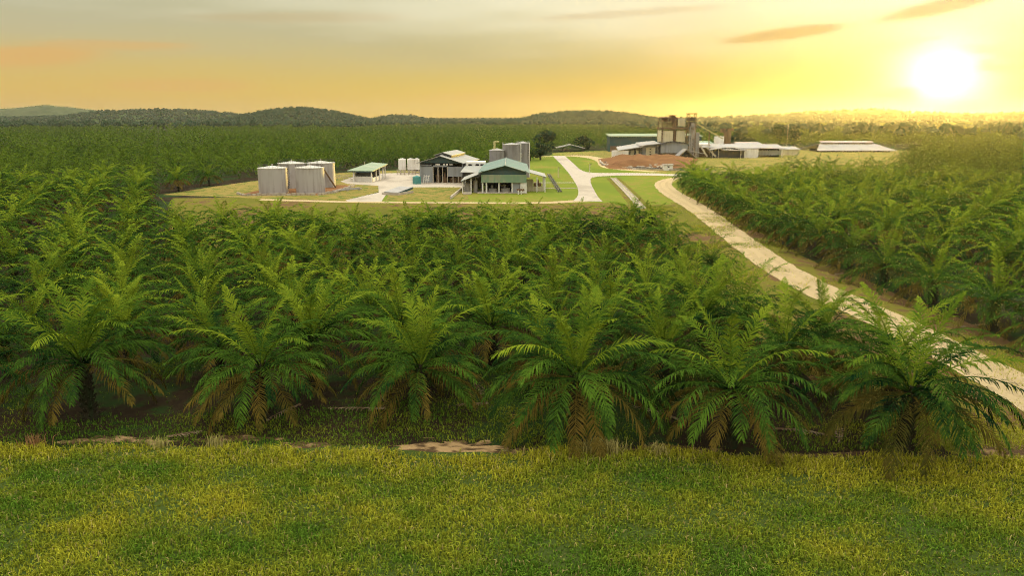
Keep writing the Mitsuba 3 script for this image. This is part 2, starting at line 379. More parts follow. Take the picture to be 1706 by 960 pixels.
for cx, cy, rx, ry in ((-3.2, 40.75, 4.3, 1.3), (-11.3, 41.0, 1.7, 0.7), (-22.5, 41.9, 3.6, 0.8), (-16.0, 42.0, 2.6, 0.6), (9.0, 40.9, 2.6, 0.6), (17.5, 39.9, 3.2, 0.6), (27.0, 40.5, 3.2, 0.9)):
    a = np.linspace(0, 2 * np.pi, 150, endpoint=False)
    rr = 1 + 0.22 * np.sin(3 * a + cx) + 0.12 * np.sin(7 * a + 1) + 0.5 * (meshkit.fbm(np.stack([4 * np.cos(a), 4 * np.sin(a), 0 * a + cx], 1), 4, 3) - 0.5)
    ks = np.linspace(0.02, 1.0, 16)
    v2 = np.vstack([np.stack([cx + k * rx * rr * np.cos(a), cy + k * ry * rr * np.sin(a)], 1) for k in ks])
    nz = meshkit.fbm(np.column_stack([v2 * [1.3, 2.4], 0 * v2[:, :1]]), 4, 12)
    z = ground_z(v2[:, 0], v2[:, 1]) + 0.16 * (nz - 0.42) + 0.03 - 0.09 * np.repeat(ks, 150) ** 3
    q = [(r * 150 + j, r * 150 + (j + 1) % 150, (r + 1) * 150 + (j + 1) % 150, (r + 1) * 150 + j) for r in range(15) for j in range(150)]
    v3, f3, _ = meshkit.arrays((np.column_stack([v2, z]), np.array(q)))
    m = trimesh.Trimesh(v3, f3, process=False)
    if m.face_normals[:, 2].mean() < 0:
        m.invert()
    sp.append(m)
tag(put('sand_patch', sp, 'sand', smooth=True), kind='structure')

# drain with grassy banks, concrete channel and shallow water
dc = np.array([(31.0, 244.0), (29.6, 215), (28.0, 185), (26.4, 160)])


def strip(c, half, z):
    v = np.vstack([[(x - half, y, z), (x + half, y, z)] for x, y in c])
    k = np.arange(len(c) - 1) * 2
    m = trimesh.Trimesh(v, np.vstack([np.stack([k, k + 1, k + 3], 1), np.stack([k, k + 3, k + 2], 1)]), process=False)
    if m.face_normals[:, 2].mean() < 0:
        m.invert()
    return m


dk = thing('drainage_channel', 'concrete lined drainage channel with shallow pale water between two lawns', 'drain')
put('bed', strip(dc, 2.1, 0.02), 'verge_mat', dk)
put('water', strip(dc, 0.42, 0.032), 'water_mat', dk)
put('channel_floor', strip(dc, 0.66, 0.026), 'stone_mat', dk)
for s in (-1, 1):
    put('edge_wall', [bar((x0 + s * 0.8, y0, 0.12), (x1 + s * 0.8, y1, 0.05), 0.22, 0.12) for (x0, y0), (x1, y1) in zip(dc[:-1], dc[1:])], 'stone_mat', dk)

# hills on the horizon
def ridge(pts, y, depth, seed, rough=0.10):
    """A ridge whose crest runs through (x, z) points at distance y."""
    pts = np.asarray(pts, float)
    xs = np.linspace(pts[0, 0], pts[-1, 0], 160)
    crest = np.interp(xs, pts[:, 0], pts[:, 1])
    k = np.exp(-np.linspace(-2, 2, 9) ** 2)
    crest = np.maximum(np.convolve(np.pad(crest, 4, mode='edge'), k / k.sum(), 'valid') - 4, 2)
    rows = []
    for t in np.linspace(-1, 1, 15):
        prof = math.cos(t * math.pi / 2) ** 1.3 if abs(t) < 1 else 0
        yy = y + t * depth + 40 * np.sin(xs / 170 + seed)
        n = meshkit.fbm(np.stack([xs / 160, yy / 160, 0 * xs + seed], -1), 4, seed) - 0.5
        rows.append(np.stack([xs, yy, np.maximum(crest * (prof + rough * 2 * n * (1 - abs(t) ** 4)), 0) - 2 * (abs(t) >= 1)], 1))
    v = np.vstack(rows)
    n1 = len(xs)
    i = (np.arange(14)[:, None] * n1 + np.arange(n1 - 1)[None]).ravel()
    m = trimesh.Trimesh(v, np.vstack([np.stack([i, i + 1, i + n1 + 1], 1), np.stack([i, i + n1 + 1, i + n1], 1)]), process=False)
    return m


def leafy_hill(name, m):
    return tag(put(name, m, 'hill_mat', smooth=True), kind='structure')


def wood_fn(p, n, uv):
    a = mikit.noise(p.x * 0.12, p.y * 0.12, p.z * 0.2)
    return mikit.mix((0.014, 0.034, 0.020), (0.038, 0.070, 0.032), a)


matte('leaf_wood', P_(wood_fn), 0.95, 0.05)


def hill_fn(p, n, uv):
    a = mikit.fbm(p.x * 0.02, p.y * 0.02, p.z * 0.05, 4)
    return mikit.mix((0.020, 0.045, 0.014), (0.055, 0.085, 0.022), a)


matte('hill_mat', P_(hill_fn), 0.95, 0.1)
RIDGES = [
    (ridge([(-2300, 12), (-1700, 20), (-1560, 26), (-1450, 42), (-1260, 47), (-1120, 43), (-1000, 30), (-900, 15), (-420, 10)], 2900, 260, 1)),
    (ridge([(-900, 6), (-790, 12), (-740, 24), (-660, 40), (-584, 46), (-500, 40), (-430, 22), (-380, 10), (-100, 6)], 2250, 200, 2)),
    (ridge([(-700, 8), (-460, 12), (-430, 24), (-330, 24), (-300, 13), (40, 12), (250, 18), (420, 18), (560, 14), (700, 8)], 2700, 220, 3)),
    (ridge([(-120, 5), (20, 13), (70, 26), (150, 35), (240, 35), (310, 28), (380, 14), (460, 5)], 2100, 180, 4)),
    (ridge([(500, 10), (900, 22), (1150, 32), (1400, 50), (1620, 60), (1760, 46), (1950, 36), (2300, 42), (2700, 36), (3300, 30)], 3600, 300, 5)),
    (ridge([(500, 6), (760, 14), (960, 20), (1150, 26), (1330, 24), (1500, 28), (1750, 26), (2100, 30), (2600, 26)], 2700, 240, 6)),
    (ridge([(-4200, 40), (-3300, 80), (-3000, 104), (-2820, 88), (-2500, 60), (-2000, 40), (-1600, 20)], 5200, 300, 7)),
]
for m in RIDGES:
    leafy_hill('hill', m)

# ------------------------------------------------------------------ oil palms
def frond(e0, droop, L, n, per, lw, ll, seed, rachis=True, sides=3):
    """A pinnate frond from the origin along +x: n leaflets a side, per = triangles a leaflet (1 or 3). Returns vertices, faces."""
    r = np.random.default_rng(seed)
    S = np.linspace(0, 1, 41)
    th = np.radians(e0 - droop * S ** 1.45)
    ds = L / 40
    xs = np.concatenate([[0], np.cumsum(np.cos(th[:-1]) * ds)])
    zs = np.concatenate([[0], np.cumsum(np.sin(th[:-1]) * ds)])
    ys = r.normal(0, 0.35) * S ** 2
    C = np.stack([xs, ys, zs], 1)
    V, F, base = [], [], 0
    if rachis:
        idx = np.linspace(0, 40, 9).astype(int)
        wr = np.interp(S[idx], [0, 0.2, 1], [0.075, 0.035, 0.006]) * (1.0 if sides > 3 or n > 40 else 1.3)
        t = np.stack([np.cos(th[idx]), 0 * idx, np.sin(th[idx])], 1)
        nn = np.stack([-np.sin(th[idx]), 0 * idx, np.cos(th[idx])], 1)
        a = np.arange(3) * 2 * np.pi / 3 + np.pi / 2
        rv = C[idx][:, None] + wr[:, None, None] * (np.cos(a)[None, :, None] * np.array([0, 1.0, 0]) + np.sin(a)[None, :, None] * nn[:, None])
        V.append(rv.reshape(-1, 3))
        k, j = np.meshgrid(np.arange(8), np.arange(3), indexing='ij')
        q = np.stack([k * 3 + j, k * 3 + (j + 1) % 3, (k + 1) * 3 + (j + 1) % 3, (k + 1) * 3 + j], -1).reshape(-1, 4)
        F += [q[:, [0, 1, 2]], q[:, [0, 2, 3]]]
        base = 27
    for side in (-1, 1):
        s = np.linspace(0.17, 0.995, n) + r.uniform(-0.3, 0.3, n) / n
        s = np.clip(s, 0.15, 1)
        u = (s - 0.15) / 0.85
        i = np.clip((s * 40), 0, 39.999)
        i0 = i.astype(int)
        p = C[i0] * (1 - (i - i0))[:, None] + C[i0 + 1] * (i - i0)[:, None]
        tt = np.interp(s, S, th)
        t = np.stack([np.cos(tt), 0 * tt, np.sin(tt)], 1)
        nn = np.stack([-np.sin(tt), 0 * tt, np.cos(tt)], 1)
        A = np.radians(62 - 34 * u + r.normal(0, 5, n))
        Vd = np.radians(r.uniform(-16, 24, n))
        lat = np.zeros((n, 3))
        lat[:, 1] = side
        d = t * np.cos(A)[:, None] + lat * (np.sin(A) * np.cos(Vd))[:, None] + nn * (np.sin(A) * np.sin(Vd))[:, None]
        ln = ll * np.clip(np.sin(np.pi * (0.10 + 0.84 * u)), 0.05, 1) ** 0.75 * r.uniform(0.82, 1.12, n)
        g = np.zeros((n, 3))
        g[:, 2] = -1
        sag = r.uniform(0.28, 0.52, n)
        mid = p + d * (0.55 * ln)[:, None] + g * (0.10 * sag * ln)[:, None]
        tip = p + d * (0.92 * ln)[:, None] + g * (0.75 * sag * ln)[:, None]
        w = np.cross(d, nn + 0.4 * lat)
        w /= np.linalg.norm(w, axis=1, keepdims=True) + 1e-9
        hw = (lw * 0.5 * r.uniform(0.8, 1.2, n))[:, None]
        if per == 3:
            v = np.stack([p - w * hw * 0.6, p + w * hw * 0.6, mid - w * hw, mid + w * hw, tip], 1).reshape(-1, 3)
            k = base + np.arange(n) * 5
            F += [np.stack([k, k + 1, k + 3], 1), np.stack([k, k + 3, k + 2], 1), np.stack([k + 2, k + 3, k + 4], 1)]
            base += 5 * n
        elif per == 2:
            v = np.stack([p, mid - w * hw, mid + w * hw, tip], 1).reshape(-1, 3)
            k = base + np.arange(n) * 4
            F += [np.stack([k, k + 1, k + 2], 1), np.stack([k + 1, k + 3, k + 2], 1)]
            base += 4 * n
        else:
            v = np.stack([p - t * hw, p + t * hw, tip], 1).reshape(-1, 3)
            k = base + np.arange(n) * 3
            F += [np.stack([k, k + 1, k + 2], 1)]
            base += 3 * n
        V.append(v)
    return np.vstack(V), np.vstack(F)


def age_shape(a, r):
    """Elevation, droop, length for a frond of age a (0 = newest spear, 1 = oldest)."""
    e0 = np.interp(a, [0, 0.12, 0.35, 0.7, 1.0], [80, 65, 44, 18, -8]) + r.normal(0, 4)
    dp = np.interp(a, [0, 0.12, 0.35, 0.7, 1.0], [40, 74, 88, 84, 62]) + r.normal(0, 6)
    L = np.interp(a, [0, 0.12, 0.35, 1.0], [5.4, 6.6, 6.4, 5.3]) * r.uniform(0.93, 1.06)
    return e0, dp, L


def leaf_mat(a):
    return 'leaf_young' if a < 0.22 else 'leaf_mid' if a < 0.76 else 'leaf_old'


AGES = 13
LOD = {'near': dict(n=36, per=3, lw=0.080, ll=1.02), 'mid': dict(n=24, per=2, lw=0.118, ll=1.05)}
BANK = {}
for lod, kw in LOD.items():
    for k in range(AGES):
        for var in range(2):
            a = k / (AGES - 1)
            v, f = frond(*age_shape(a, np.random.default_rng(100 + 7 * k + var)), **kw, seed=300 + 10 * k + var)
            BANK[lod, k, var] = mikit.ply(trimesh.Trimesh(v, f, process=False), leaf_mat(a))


def trunk_mesh(h, seed, sides=9):
    r = np.random.default_rng(seed)
    zs = np.linspace(0, h, 7)
    a = np.arange(sides) * 2 * np.pi / sides
    rad = np.interp(zs / h, [0, 0.15, 0.8, 1], [0.52, 0.38, 0.42, 0.30])
    v = np.stack([(rad[:, None] * np.cos(a)), rad[:, None] * np.sin(a), np.repeat(zs[:, None], sides, 1)], -1).reshape(-1, 3)
    k, j = np.meshgrid(np.arange(6), np.arange(sides), indexing='ij')
    q = np.stack([k * sides + j, k * sides + (j + 1) % sides, (k + 1) * sides + (j + 1) % sides, (k + 1) * sides + j], -1).reshape(-1, 4)
    ms = [trimesh.Trimesh(v, np.vstack([q[:, [0, 1, 2]], q[:, [0, 2, 3]]]), process=False)]
    for i in range(70):
        z, az = 0.15 + (h - 0.2) * i / 70, i * 2.39996
        b0 = trimesh.creation.box(extents=[0.42 * r.uniform(.6, 1.2), 0.17, 0.09])
        b0.vertices[b0.vertices[:, 0] > 0, 1] *= 0.5
        b0.apply_translation([0.45, 0, 0])
        b0.apply_transform(trimesh.transformations.rotation_matrix(-math.radians(r.uniform(35, 60)), [0, 1, 0], [0.3, 0, 0]))
        b0.apply_transform(at(0, 0, z, math.degrees(az)))
        ms.append(b0)
    return trimesh.util.concatenate(ms)


TRUNKS = [mikit.ply(trunk_mesh(4.0, s), 'bark') for s in (1, 2)]
TRUNK_FAR = mikit.ply(cyl(0, 0, 0, 4.0, 0.42, 7, 0.3), 'bark')
CROWNS = []
for c in range(5):
    r = np.random.default_rng(40 + c)
    groups = {}
    for i in range(35):
        a = (i / 34) ** 0.85
        v, f = frond(*age_shape(a, r), n=14, per=2, lw=0.24, ll=1.25, seed=500 + 40 * c + i)
        M = at(0, 0, 0, i * 137.508 + r.uniform(-9, 9))
        v = v @ M[:3, :3].T
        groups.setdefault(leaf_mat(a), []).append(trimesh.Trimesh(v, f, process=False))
    CROWNS.append([(mikit.ply(trimesh.util.concatenate(g), m)) for m, g in groups.items()])


def far_palm(fr, nl, seed, L=5.5, per=1, lw=0.5):
    """One light palm crown for the distance: fr fronds with nl leaflets a side."""
    r = np.random.default_rng(seed)
    vs, fs, b0 = [], [], 0
    for i in range(fr):
        a = (i + 0.5) / fr
        e0, dp, ln = age_shape(a, r)
        v, f = frond(e0, dp, ln, n=nl, per=per, lw=lw, ll=1.25, seed=seed * 50 + i, rachis=False)
        v = v @ at(0, 0, 0, i * 137.508 + r.uniform(-12, 12))[:3, :3].T
        vs.append(v)
        fs.append(f + b0)
        b0 += len(v)
    return np.vstack(vs), np.vstack(fs)


# where they stand: a triangular planting grid, 9.4 m in the row
CLEAR = Polygon([(-46, 20), (-46, 100), (-83, 188), (-80, 215), (-76, 240), (-62, 272), (-40, 288), (-12, 282), (8, 335), (20, 425), (58, 465), (110, 478), (240, 478), (238, 455), (120, 252), (85, 238), (66, 217), (50, 230),
                 (43.5, 170), (41.5, 140), (40.5, 110), (42, 90), (42.5, 64), (46, 20)])
EDGE = LineString([(44.5, 46), (43.2, 64), (42.6, 77), (41.8, 88), (41.0, 110), (42.0, 139), (44.0, 169), (47, 200), (50.5, 224)])
FRONT = [(-25.7, 45.3), (-14.9, 45.3), (-5.5, 45.8), (3.7, 43.0), (12.2, 41.3), (21.2, 40.0)]
u_ = np.array([9.4, -1.06])
n_ = np.array([0.112, 0.994]) * 8.15
pts = []
for k in range(6, 320):
    lo = int((-0.75 * (45 + 8.2 * k) - 60) / 9.4) - 2
    for j in range(lo, -lo + 4):
        x, y = np.array([-25.7, 45.3]) + k * n_ + (j + 0.5 * (k % 2)) * u_ + R.uniform(-0.8, 0.8, 2)
        if y < 2450 and abs(x) < 0.72 * y + 26:
            pts.append((x, y))
for k in range(-1, 6):                                                # the near right-hand stand
    for j in range(3, 12):
        pts.append(tuple(np.array([-25.7, 45.3]) + k * n_ + (j + 0.5 * (k % 2)) * u_ + R.uniform(-0.8, 0.8, 2)))
P0 = np.array(pts)
inclear = contains_xy(CLEAR, P0[:, 0], P0[:, 1])
other = ~inclear & (np.asarray(sh_distance(sh_points(P0[:, 0], P0[:, 1]), EDGE)) > 7.0) & ((P0[:, 1] > 104) | (P0[:, 0] > 30)) & ~((P0[:, 0] > 30) & (P0[:, 1] < 62))
keep = [(x, y, 99) for x, y in P0[other].tolist()]
un, nn_ = u_ / np.linalg.norm(u_), n_ / np.linalg.norm(n_)
for m in range(14):                                                   # the middle block, planted closer
    for j in range(-13, 10):
        x, y = np.array([-25.7, 45.3]) + (7.6 + 6.3 * m) * nn_ + (7.5 * (j + 0.5 * (m % 2 == 0)) + 0.9) * un + R.uniform(-0.9, 0.9, 2)
        if y < 128 and x < (24.0 if y < 56 else 22.0 if y < 76 else 22.2) and x > (-0.72 * y - 12 if y < 102 else -45 - 0.42 * (y - 100)) and R.random() > 0.06:
            keep.append((x, y, m))
row = [EDGE.interpolate(s) for s in np.arange(4, EDGE.length, 9.1)]
spots = [(x, y, 'front') for x, y in FRONT]
spots += [(-35.6, 46.6, 'front_out')]
spots += [(p.x + R.uniform(-.5, .5), p.y + R.uniform(-.5, .5), 'edge') for p in row]
for x, y, m in keep:
    spots.append((x, y, ('block2' if m == 0 else 'block3' if m == 1 else 'block') if y < 129 and x < 30 and x > (-80 if y < 102 else -46 - 0.42 * (y - 100)) else 'left' if x < 0 and y < 480 else 'right' if x > 30 and y < 260 else 'far'))
d2 = [(math.hypot(x, y) if abs(x) < 0.70 * y + 4 else 1e9, x, y, kind) for x, y, kind in spots]
d2.sort()
single, rest = d2[:300], d2[300:]

FRONT_LABELS = ['leftmost oil palm of the front row, hanging brown lower fronds beside the grass bank', 'second oil palm from the left in the front row, wide drooping crown',
                'third oil palm from the left in the front row, behind the bare sandy patch', 'fourth oil palm from the left in the front row, behind the tall pale grass clump',
                'fifth oil palm from the left in the front row, long frond reaching left', 'rightmost oil palm of the front row, standing alone near the dirt track']
KIND = {'edge': ('oil palm in the outermost row along the right side of the dirt track', 'oil palms edging the dirt track'),
        'block': ('oil palm deep in the middle block, between the third row and the mill', 'oil palms of the middle block'),
        'block2': ('oil palm in the second row, directly behind the front row', 'oil palms of the second row'), 'block3': ('oil palm in the third row, two rows behind the front row', 'oil palms of the third row'),
        'left': ('oil palm in the dark stand left of the steel tanks', 'oil palms of the left stand'),
        'right': ('oil palm inside the sunlit stand right of the dirt track', 'oil palms of the right stand'),
        'far': ('oil palm in the distant plantation beyond the mill', 'oil palms beyond the mill'),
        'front_out': ('oil palm cut off by the left edge of the picture in the front row', None)}
ORD = 'nearest second third fourth fifth sixth seventh eighth ninth tenth eleventh twelfth thirteenth fourteenth fifteenth sixteenth seventeenth eighteenth nineteenth twentieth twenty-first twenty-second twenty-third'.split()
edge_rank = {xy: i for i, xy in enumerate(sorted(((x, y) for _, x, y, k in single if k == 'edge'), key=lambda q: q[1]))}
for dist, x, y, kind in single:
    r = np.random.default_rng(int(abs(x * 131 + y * 977)))
    if kind == 'front':
        t = thing('oil_palm', FRONT_LABELS[[i for i, q in enumerate(FRONT) if abs(q[0] - x) < .01][0]], 'palm tree')
    elif kind == 'edge':
        t = thing('oil_palm', f'{ORD[edge_rank[x, y]]} oil palm, counted from the right picture edge, edging the dirt track', 'palm tree', KIND[kind][1])
    else:
        t = thing('oil_palm', KIND[kind][0], 'palm tree', KIND[kind][1])
    z0 = float(ground_z(np.array([x]), np.array([y]))[0]) - 0.05
    s = r.uniform(0.86, 1.05) if kind == 'front' else r.uniform(0.86, 1.02) if kind == 'edge' else r.uniform(0.66, 0.88) if kind.startswith('block') else r.uniform(0.66, 0.88) if kind == 'left' else r.uniform(0.76, 0.98)
    hs = s * r.uniform(0.88, 1.10) * (1.12 if kind.startswith('block') else 0.72 if kind in ('edge', 'right') else 1.0)
    base = T().translate([x, y, z0]) @ T().rotate([1, 0, 0], float(r.normal(0, 2.5))) @ T().rotate([0, 1, 0], float(r.normal(0, 2.5))) @ T().rotate([0, 0, 1], float(r.uniform(0, 360)))
    tr = numbered(t + '__trunk')
    used_names.add(tr)
    scene[tr] = {**(TRUNKS[int(r.integers(2))] if dist < 110 else TRUNK_FAR), 'to_world': base @ T().scale([s, s, hs])}
    top = base @ T().translate([0, 0, 3.75 * hs])
    lod = 'near' if dist < 60 else 'mid' if dist < 96 else None
    if lod:
        N = 46 if lod == 'near' else 38
        az, skew = r.uniform(0, 360), r.uniform(0.68, 1.05)
        for i in range(N):
            a = (i / (N - 1)) ** skew
            k = int(round(a * (AGES - 1)))
            az += 137.508 + r.uniform(-8, 8)
            fs = s * r.uniform(0.92, 1.06)
            m = top @ T().rotate([0, 0, 1], az % 360) @ T().translate([0.12, 0, -0.35 * a]) @ T().rotate([1, 0, 0], float(r.uniform(-14, 14))) @ T().rotate([0, 1, 0], float(r.uniform(-6, 6))) @ T().scale([fs, fs * (1 if r.random() < .5 else -1), fs])
            key = numbered(t + '__frond')
            scene[key] = {**BANK[lod, k, int(r.integers(2))], 'to_world': m}
    else:
        for q, d in enumerate(CROWNS[int(r.integers(5))]):
            key = numbered(t + '__crown')
            scene[key] = {**d, 'to_world': top @ T().scale([s, s, s])}

# the rest of the plantation: too many and too small to tell apart
protos = {2: [far_palm(20, 9, s, per=2, lw=0.36) for s in (1, 2, 3, 4)], 3: [far_palm(11, 3, s, lw=1.3) for s in (5, 6, 7, 8)], 4: [far_palm(8, 1, s, lw=3.0) for s in (9, 10, 11, 12)]}
lists = {}
rest_xy = np.array([(x, y) for _, x, y, _ in rest])
dd = np.hypot(rest_xy[:, 0], rest_xy[:, 1])
lev = np.where(dd < 430, 2, np.where(dd < 950, 3, 4))
V, F, b0 = [], [], 0
for L in (2, 3, 4):
    pts = rest_xy[lev == L]
    which = R.integers(0, 4, len(pts))
    for w in range(4):
        q = pts[which == w]
        pv, pf = protos[L][w]
        s = R.uniform(0.72, 0.98, len(q))
        a = R.uniform(0, 2 * np.pi, len(q))
        c, sn = np.cos(a) * s, np.sin(a) * s
        v = np.stack([pv[None, :, 0] * c[:, None] - pv[None, :, 1] * sn[:, None] + q[:, :1], pv[None, :, 0] * sn[:, None] + pv[None, :, 1] * c[:, None] + q[:, 1:],
                      pv[None, :, 2] * s[:, None] + (3.75 * s)[:, None] + R.uniform(-.6, .9, (len(q), 1))], -1)
        F.append((pf[None] + (b0 + np.arange(len(q)) * len(pv))[:, None, None]).reshape(-1, 3))
        b0 += v.shape[0] * v.shape[1]
        V.append(v.reshape(-1, 3))
PV, PF = np.vstack(V), np.vstack(F)
tag(put('distant_oil_palms', trimesh.Trimesh(PV, PF, process=False), 'leaf_far'), 'green oil palm plantation reaching away to the hills', 'plantation', kind='stuff')
print('palms', len(spots), 'far triangles', len(PF))

# broadleaf wood on the hills and along the horizon
blob = trimesh.creation.icosphere(subdivisions=1)
bv, bf = np.array(blob.vertices), np.array(blob.faces)


def wood(pts, rad, zs, seed):
    r = np.random.default_rng(seed)
    n = len(pts)
    k = 1 + 0.55 * (r.random((n, len(bv))) - 0.5)
    sx = rad * r.uniform(0.7, 1.4, n)
    sz = rad * r.uniform(0.7, 1.5, n)
    v = bv[None] * k[..., None] * np.stack([sx, sx, sz], -1)[:, None] + np.stack([pts[:, 0], pts[:, 1], zs + sz * 0.6], -1)[:, None]
    f = (bf[None] + (np.arange(n) * len(bv))[:, None, None]).reshape(-1, 3)
    return trimesh.Trimesh(v.reshape(-1, 3), f, process=False)


wm = []
for q, m in enumerate(RIDGES[:6]):
    v = np.array(m.vertices)
    fpts, _ = trimesh.sample.sample_surface(m, 3600 if q != 4 else 2200, seed=q)
    fpts = fpts[fpts[:, 2] > 3]
    wm.append(wood(fpts, 4.2 if q in (1, 3) else 5.2, fpts[:, 2], 70 + q))
tag(put('hill_wood', wm, 'leaf_wood'), 'dark broadleaf wood covering the low hills on the horizon', 'forest', kind='stuff')
tl = []
for n, (x0, x1), (y0, y1), rad in ((420, (-1500, -250), (1250, 2000), 5.5), (160, (-250, 400), (1700, 2000), 5.0), (300, (180, 1100), (620, 1500), 5.0), (120, (330, 900), (520, 900), 4.0)):
    y = R.uniform(y0, y1, n)
    x = R.uniform(x0, x1, n)
    tl.append(wood(np.stack([x, y], 1), rad, 3 + 0 * x, int(n)))
tag(put('scattered_wood', tl, 'leaf_wood'), 'dark scattered trees standing above the distant plantation', 'trees', kind='stuff')


# ------------------------------------------------------------------ grass
def blades(x, y, h, w, col, seed, lean=0.5):
    r = np.random.default_rng(seed)
    n = len(x)
    z = ground_z(x, y) - 0.03
    a, b2 = r.uniform(0, 2 * np.pi, n), r.uniform(0, 2 * np.pi, n)
    le = r.uniform(0.1, 1.0, n) * lean * 2
    side = np.stack([np.cos(a), np.sin(a), 0 * a], 1) * (w * 0.5)[:, None]
    dirn = np.stack([np.cos(b2), np.sin(b2), 0 * a], 1)
    p = np.stack([x, y, z], 1)
    up = np.array([0, 0, 1.0])
    mid = p + up * (0.6 * h)[:, None] + dirn * (0.22 * le * h)[:, None]
    tip = p + up * (h * (1 - 0.32 * le))[:, None] + dirn * (0.75 * le * h)[:, None]
    v = np.stack([p - side, p + side, mid - side * .8, mid + side * .8, tip], 1).reshape(-1, 3)
    k = np.arange(n) * 5
    f = np.vstack([np.stack([k, k + 1, k + 3], 1), np.stack([k, k + 3, k + 2], 1), np.stack([k + 2, k + 3, k + 4], 1)])
    return trimesh.Trimesh(v, f, process=False), np.repeat(col, 5, 0)


def grass_col(x, y, r, yellow=0.0):
    n1 = meshkit.fbm(np.stack([x * 0.22, y * 0.3, 0 * x], -1), 4, seed=21)
    n2 = meshkit.noise(np.stack([x * 0.9, y * 1.2, 0 * x], -1), 22)
    t = np.clip((n1 - 0.5) * 1.8 + 0.40 + yellow + (n2 - .5) * .4 + r.normal(0, .11, len(x)), 0, 1)[:, None]
    c = np.array([0.115, 0.215, 0.022]) * (1 - t) + np.array([0.43, 0.41, 0.036]) * t
    tan = (r.random(len(x)) < 0.05 + 0.12 * yellow)[:, None]
    return np.where(tan, np.array([0.42, 0.34, 0.13]), c) * r.uniform(0.5, 1.45, (len(x), 1))


def edge_y(x):
    return 40.25 - 0.035 * x - 0.0004 * x * x + 1.3 * (meshkit.fbm(np.stack([x * 0.4, 0 * x, 0 * x], -1), 4, seed=77) - 0.5) - 1.5 * np.exp(-((x + 3.2) / 3.6) ** 2) - 0.7 * np.exp(-((x + 11.3) / 1.6) ** 2)


N = 190000
y = R.uniform(24.5, 42.2, N)
x = R.uniform(-1, 1, N) * (0.70 * y + 3)
ok = (y < edge_y(x) + R.normal(-0.1, 0.3, N))
n3 = meshkit.fbm(np.stack([x * 0.5, y * 0.6, 0 * x], -1), 3, seed=31)
ok &= R.random(N) < np.clip(0.35 + 1.6 * (n3 - 0.25), 0.15, 1)
x, y, n3 = x[ok], y[ok], n3[ok]
crest = smooth(3.5, 0.3, edge_y(x) - y)
h = R.uniform(0.14, 0.36, len(x)) * (0.5 + 1.0 * n3) * (1 + 0.55 * crest)
g1, c1 = blades(x, y, h, R.uniform(0.035, 0.070, len(x)), grass_col(x, y, R, 0.62 * crest), 1, 0.6)
q = R.random(len(x)) < 0.30
gb, cb = blades(x[q] + R.normal(0, .05, q.sum()), y[q] + R.normal(0, .05, q.sum()), R.uniform(0.10, 0.22, q.sum()), R.uniform(0.07, 0.13, q.sum()), grass_col(x[q], y[q], R, 0.3 * crest[q] - 0.12), 5, 0.9)
g1, c1 = trimesh.util.concatenate([g1, gb]), np.vstack([c1, cb])
tag(put('grass', g1, 'grass_blade', color=c1), 'rough yellow green grass covering the bank in the foreground', 'grass', kind='stuff')

# weeds under the front row, on the verges of the track
N = 170000
y = np.concatenate([R.uniform(40.5, 58, N // 2), R.uniform(40, 165, N // 2)])
x = np.concatenate([R.uniform(-40, 32, N // 2), R.uniform(20, 46, N // 2)])
n3 = meshkit.fbm(np.stack([x * 0.16, y * 0.16, 0 * x], -1), 4, seed=33)
dt = np.asarray(sh_distance(sh_points(x, y), TRACK))
patch = np.exp(-((x + 7) / 8) ** 2) * 0.42 * smooth(50, 45, y) + 0.10 * smooth(47, 43, y)
ok = (R.random(len(x)) < np.clip((n3 + patch - 0.46) * 5, 0.02, 1)) & (dt > -0.25) & (np.hypot((x + 3.2) / 4.6, (y - 40.7) / 1.2) > 0.55 + 0.5 * R.random(len(x)))
x, y = x[ok], y[ok]
far_k = np.where(y > 75, 1.7, 1.0)
g2, c2 = blades(x, y, R.uniform(0.12, 0.32, len(x)), R.uniform(0.03, 0.06, len(x)) * far_k, grass_col(x, y, R, np.where(x > 25, 0.25, -0.35)), 2, 0.6)
tag(put('weeds', g2, 'grass_blade', color=c2), 'low green weeds and grass under the palms and along the track verges', 'weeds', kind='stuff')

CL = [(4.9, 39.7, 1.1, 420, 'tall pale grass clump on the bank crest, before the fourth front palm'),
      (7.8, 39.6, 0.8, 90, 'small pale grass clump on the crest just right of the biggest clump'),
      (-26.3, 40.7, 1.0, 80, 'reddish dry grass clump on the bank crest at the far left'),
      (-19.4, 40.6, 0.8, 50, 'thin dry grass clump on the crest between the two leftmost front palms'),
      (-16.2, 40.5, 1.0, 46, 'thin upright grass clump on the crest below the second front palm')]
for q, (cx, cy, hh, n, lab) in enumerate(CL):
    r = np.random.default_rng(600 + q)
    x, y = cx + r.normal(0, 0.55 if n > 100 else 0.3, n), cy + r.normal(0, 0.25, n)
    col = np.array([0.46, 0.40, 0.15] if q != 2 else [0.36, 0.20, 0.09]) * r.uniform(0.7, 1.3, (n, 1))
    m, c = blades(x, y, hh * r.uniform(0.55, 1.1, n), np.full(n, 0.05), col, 700 + q, 0.35)
    tag(put('grass_clump', m, 'grass_blade', color=c), lab, 'grass clump')

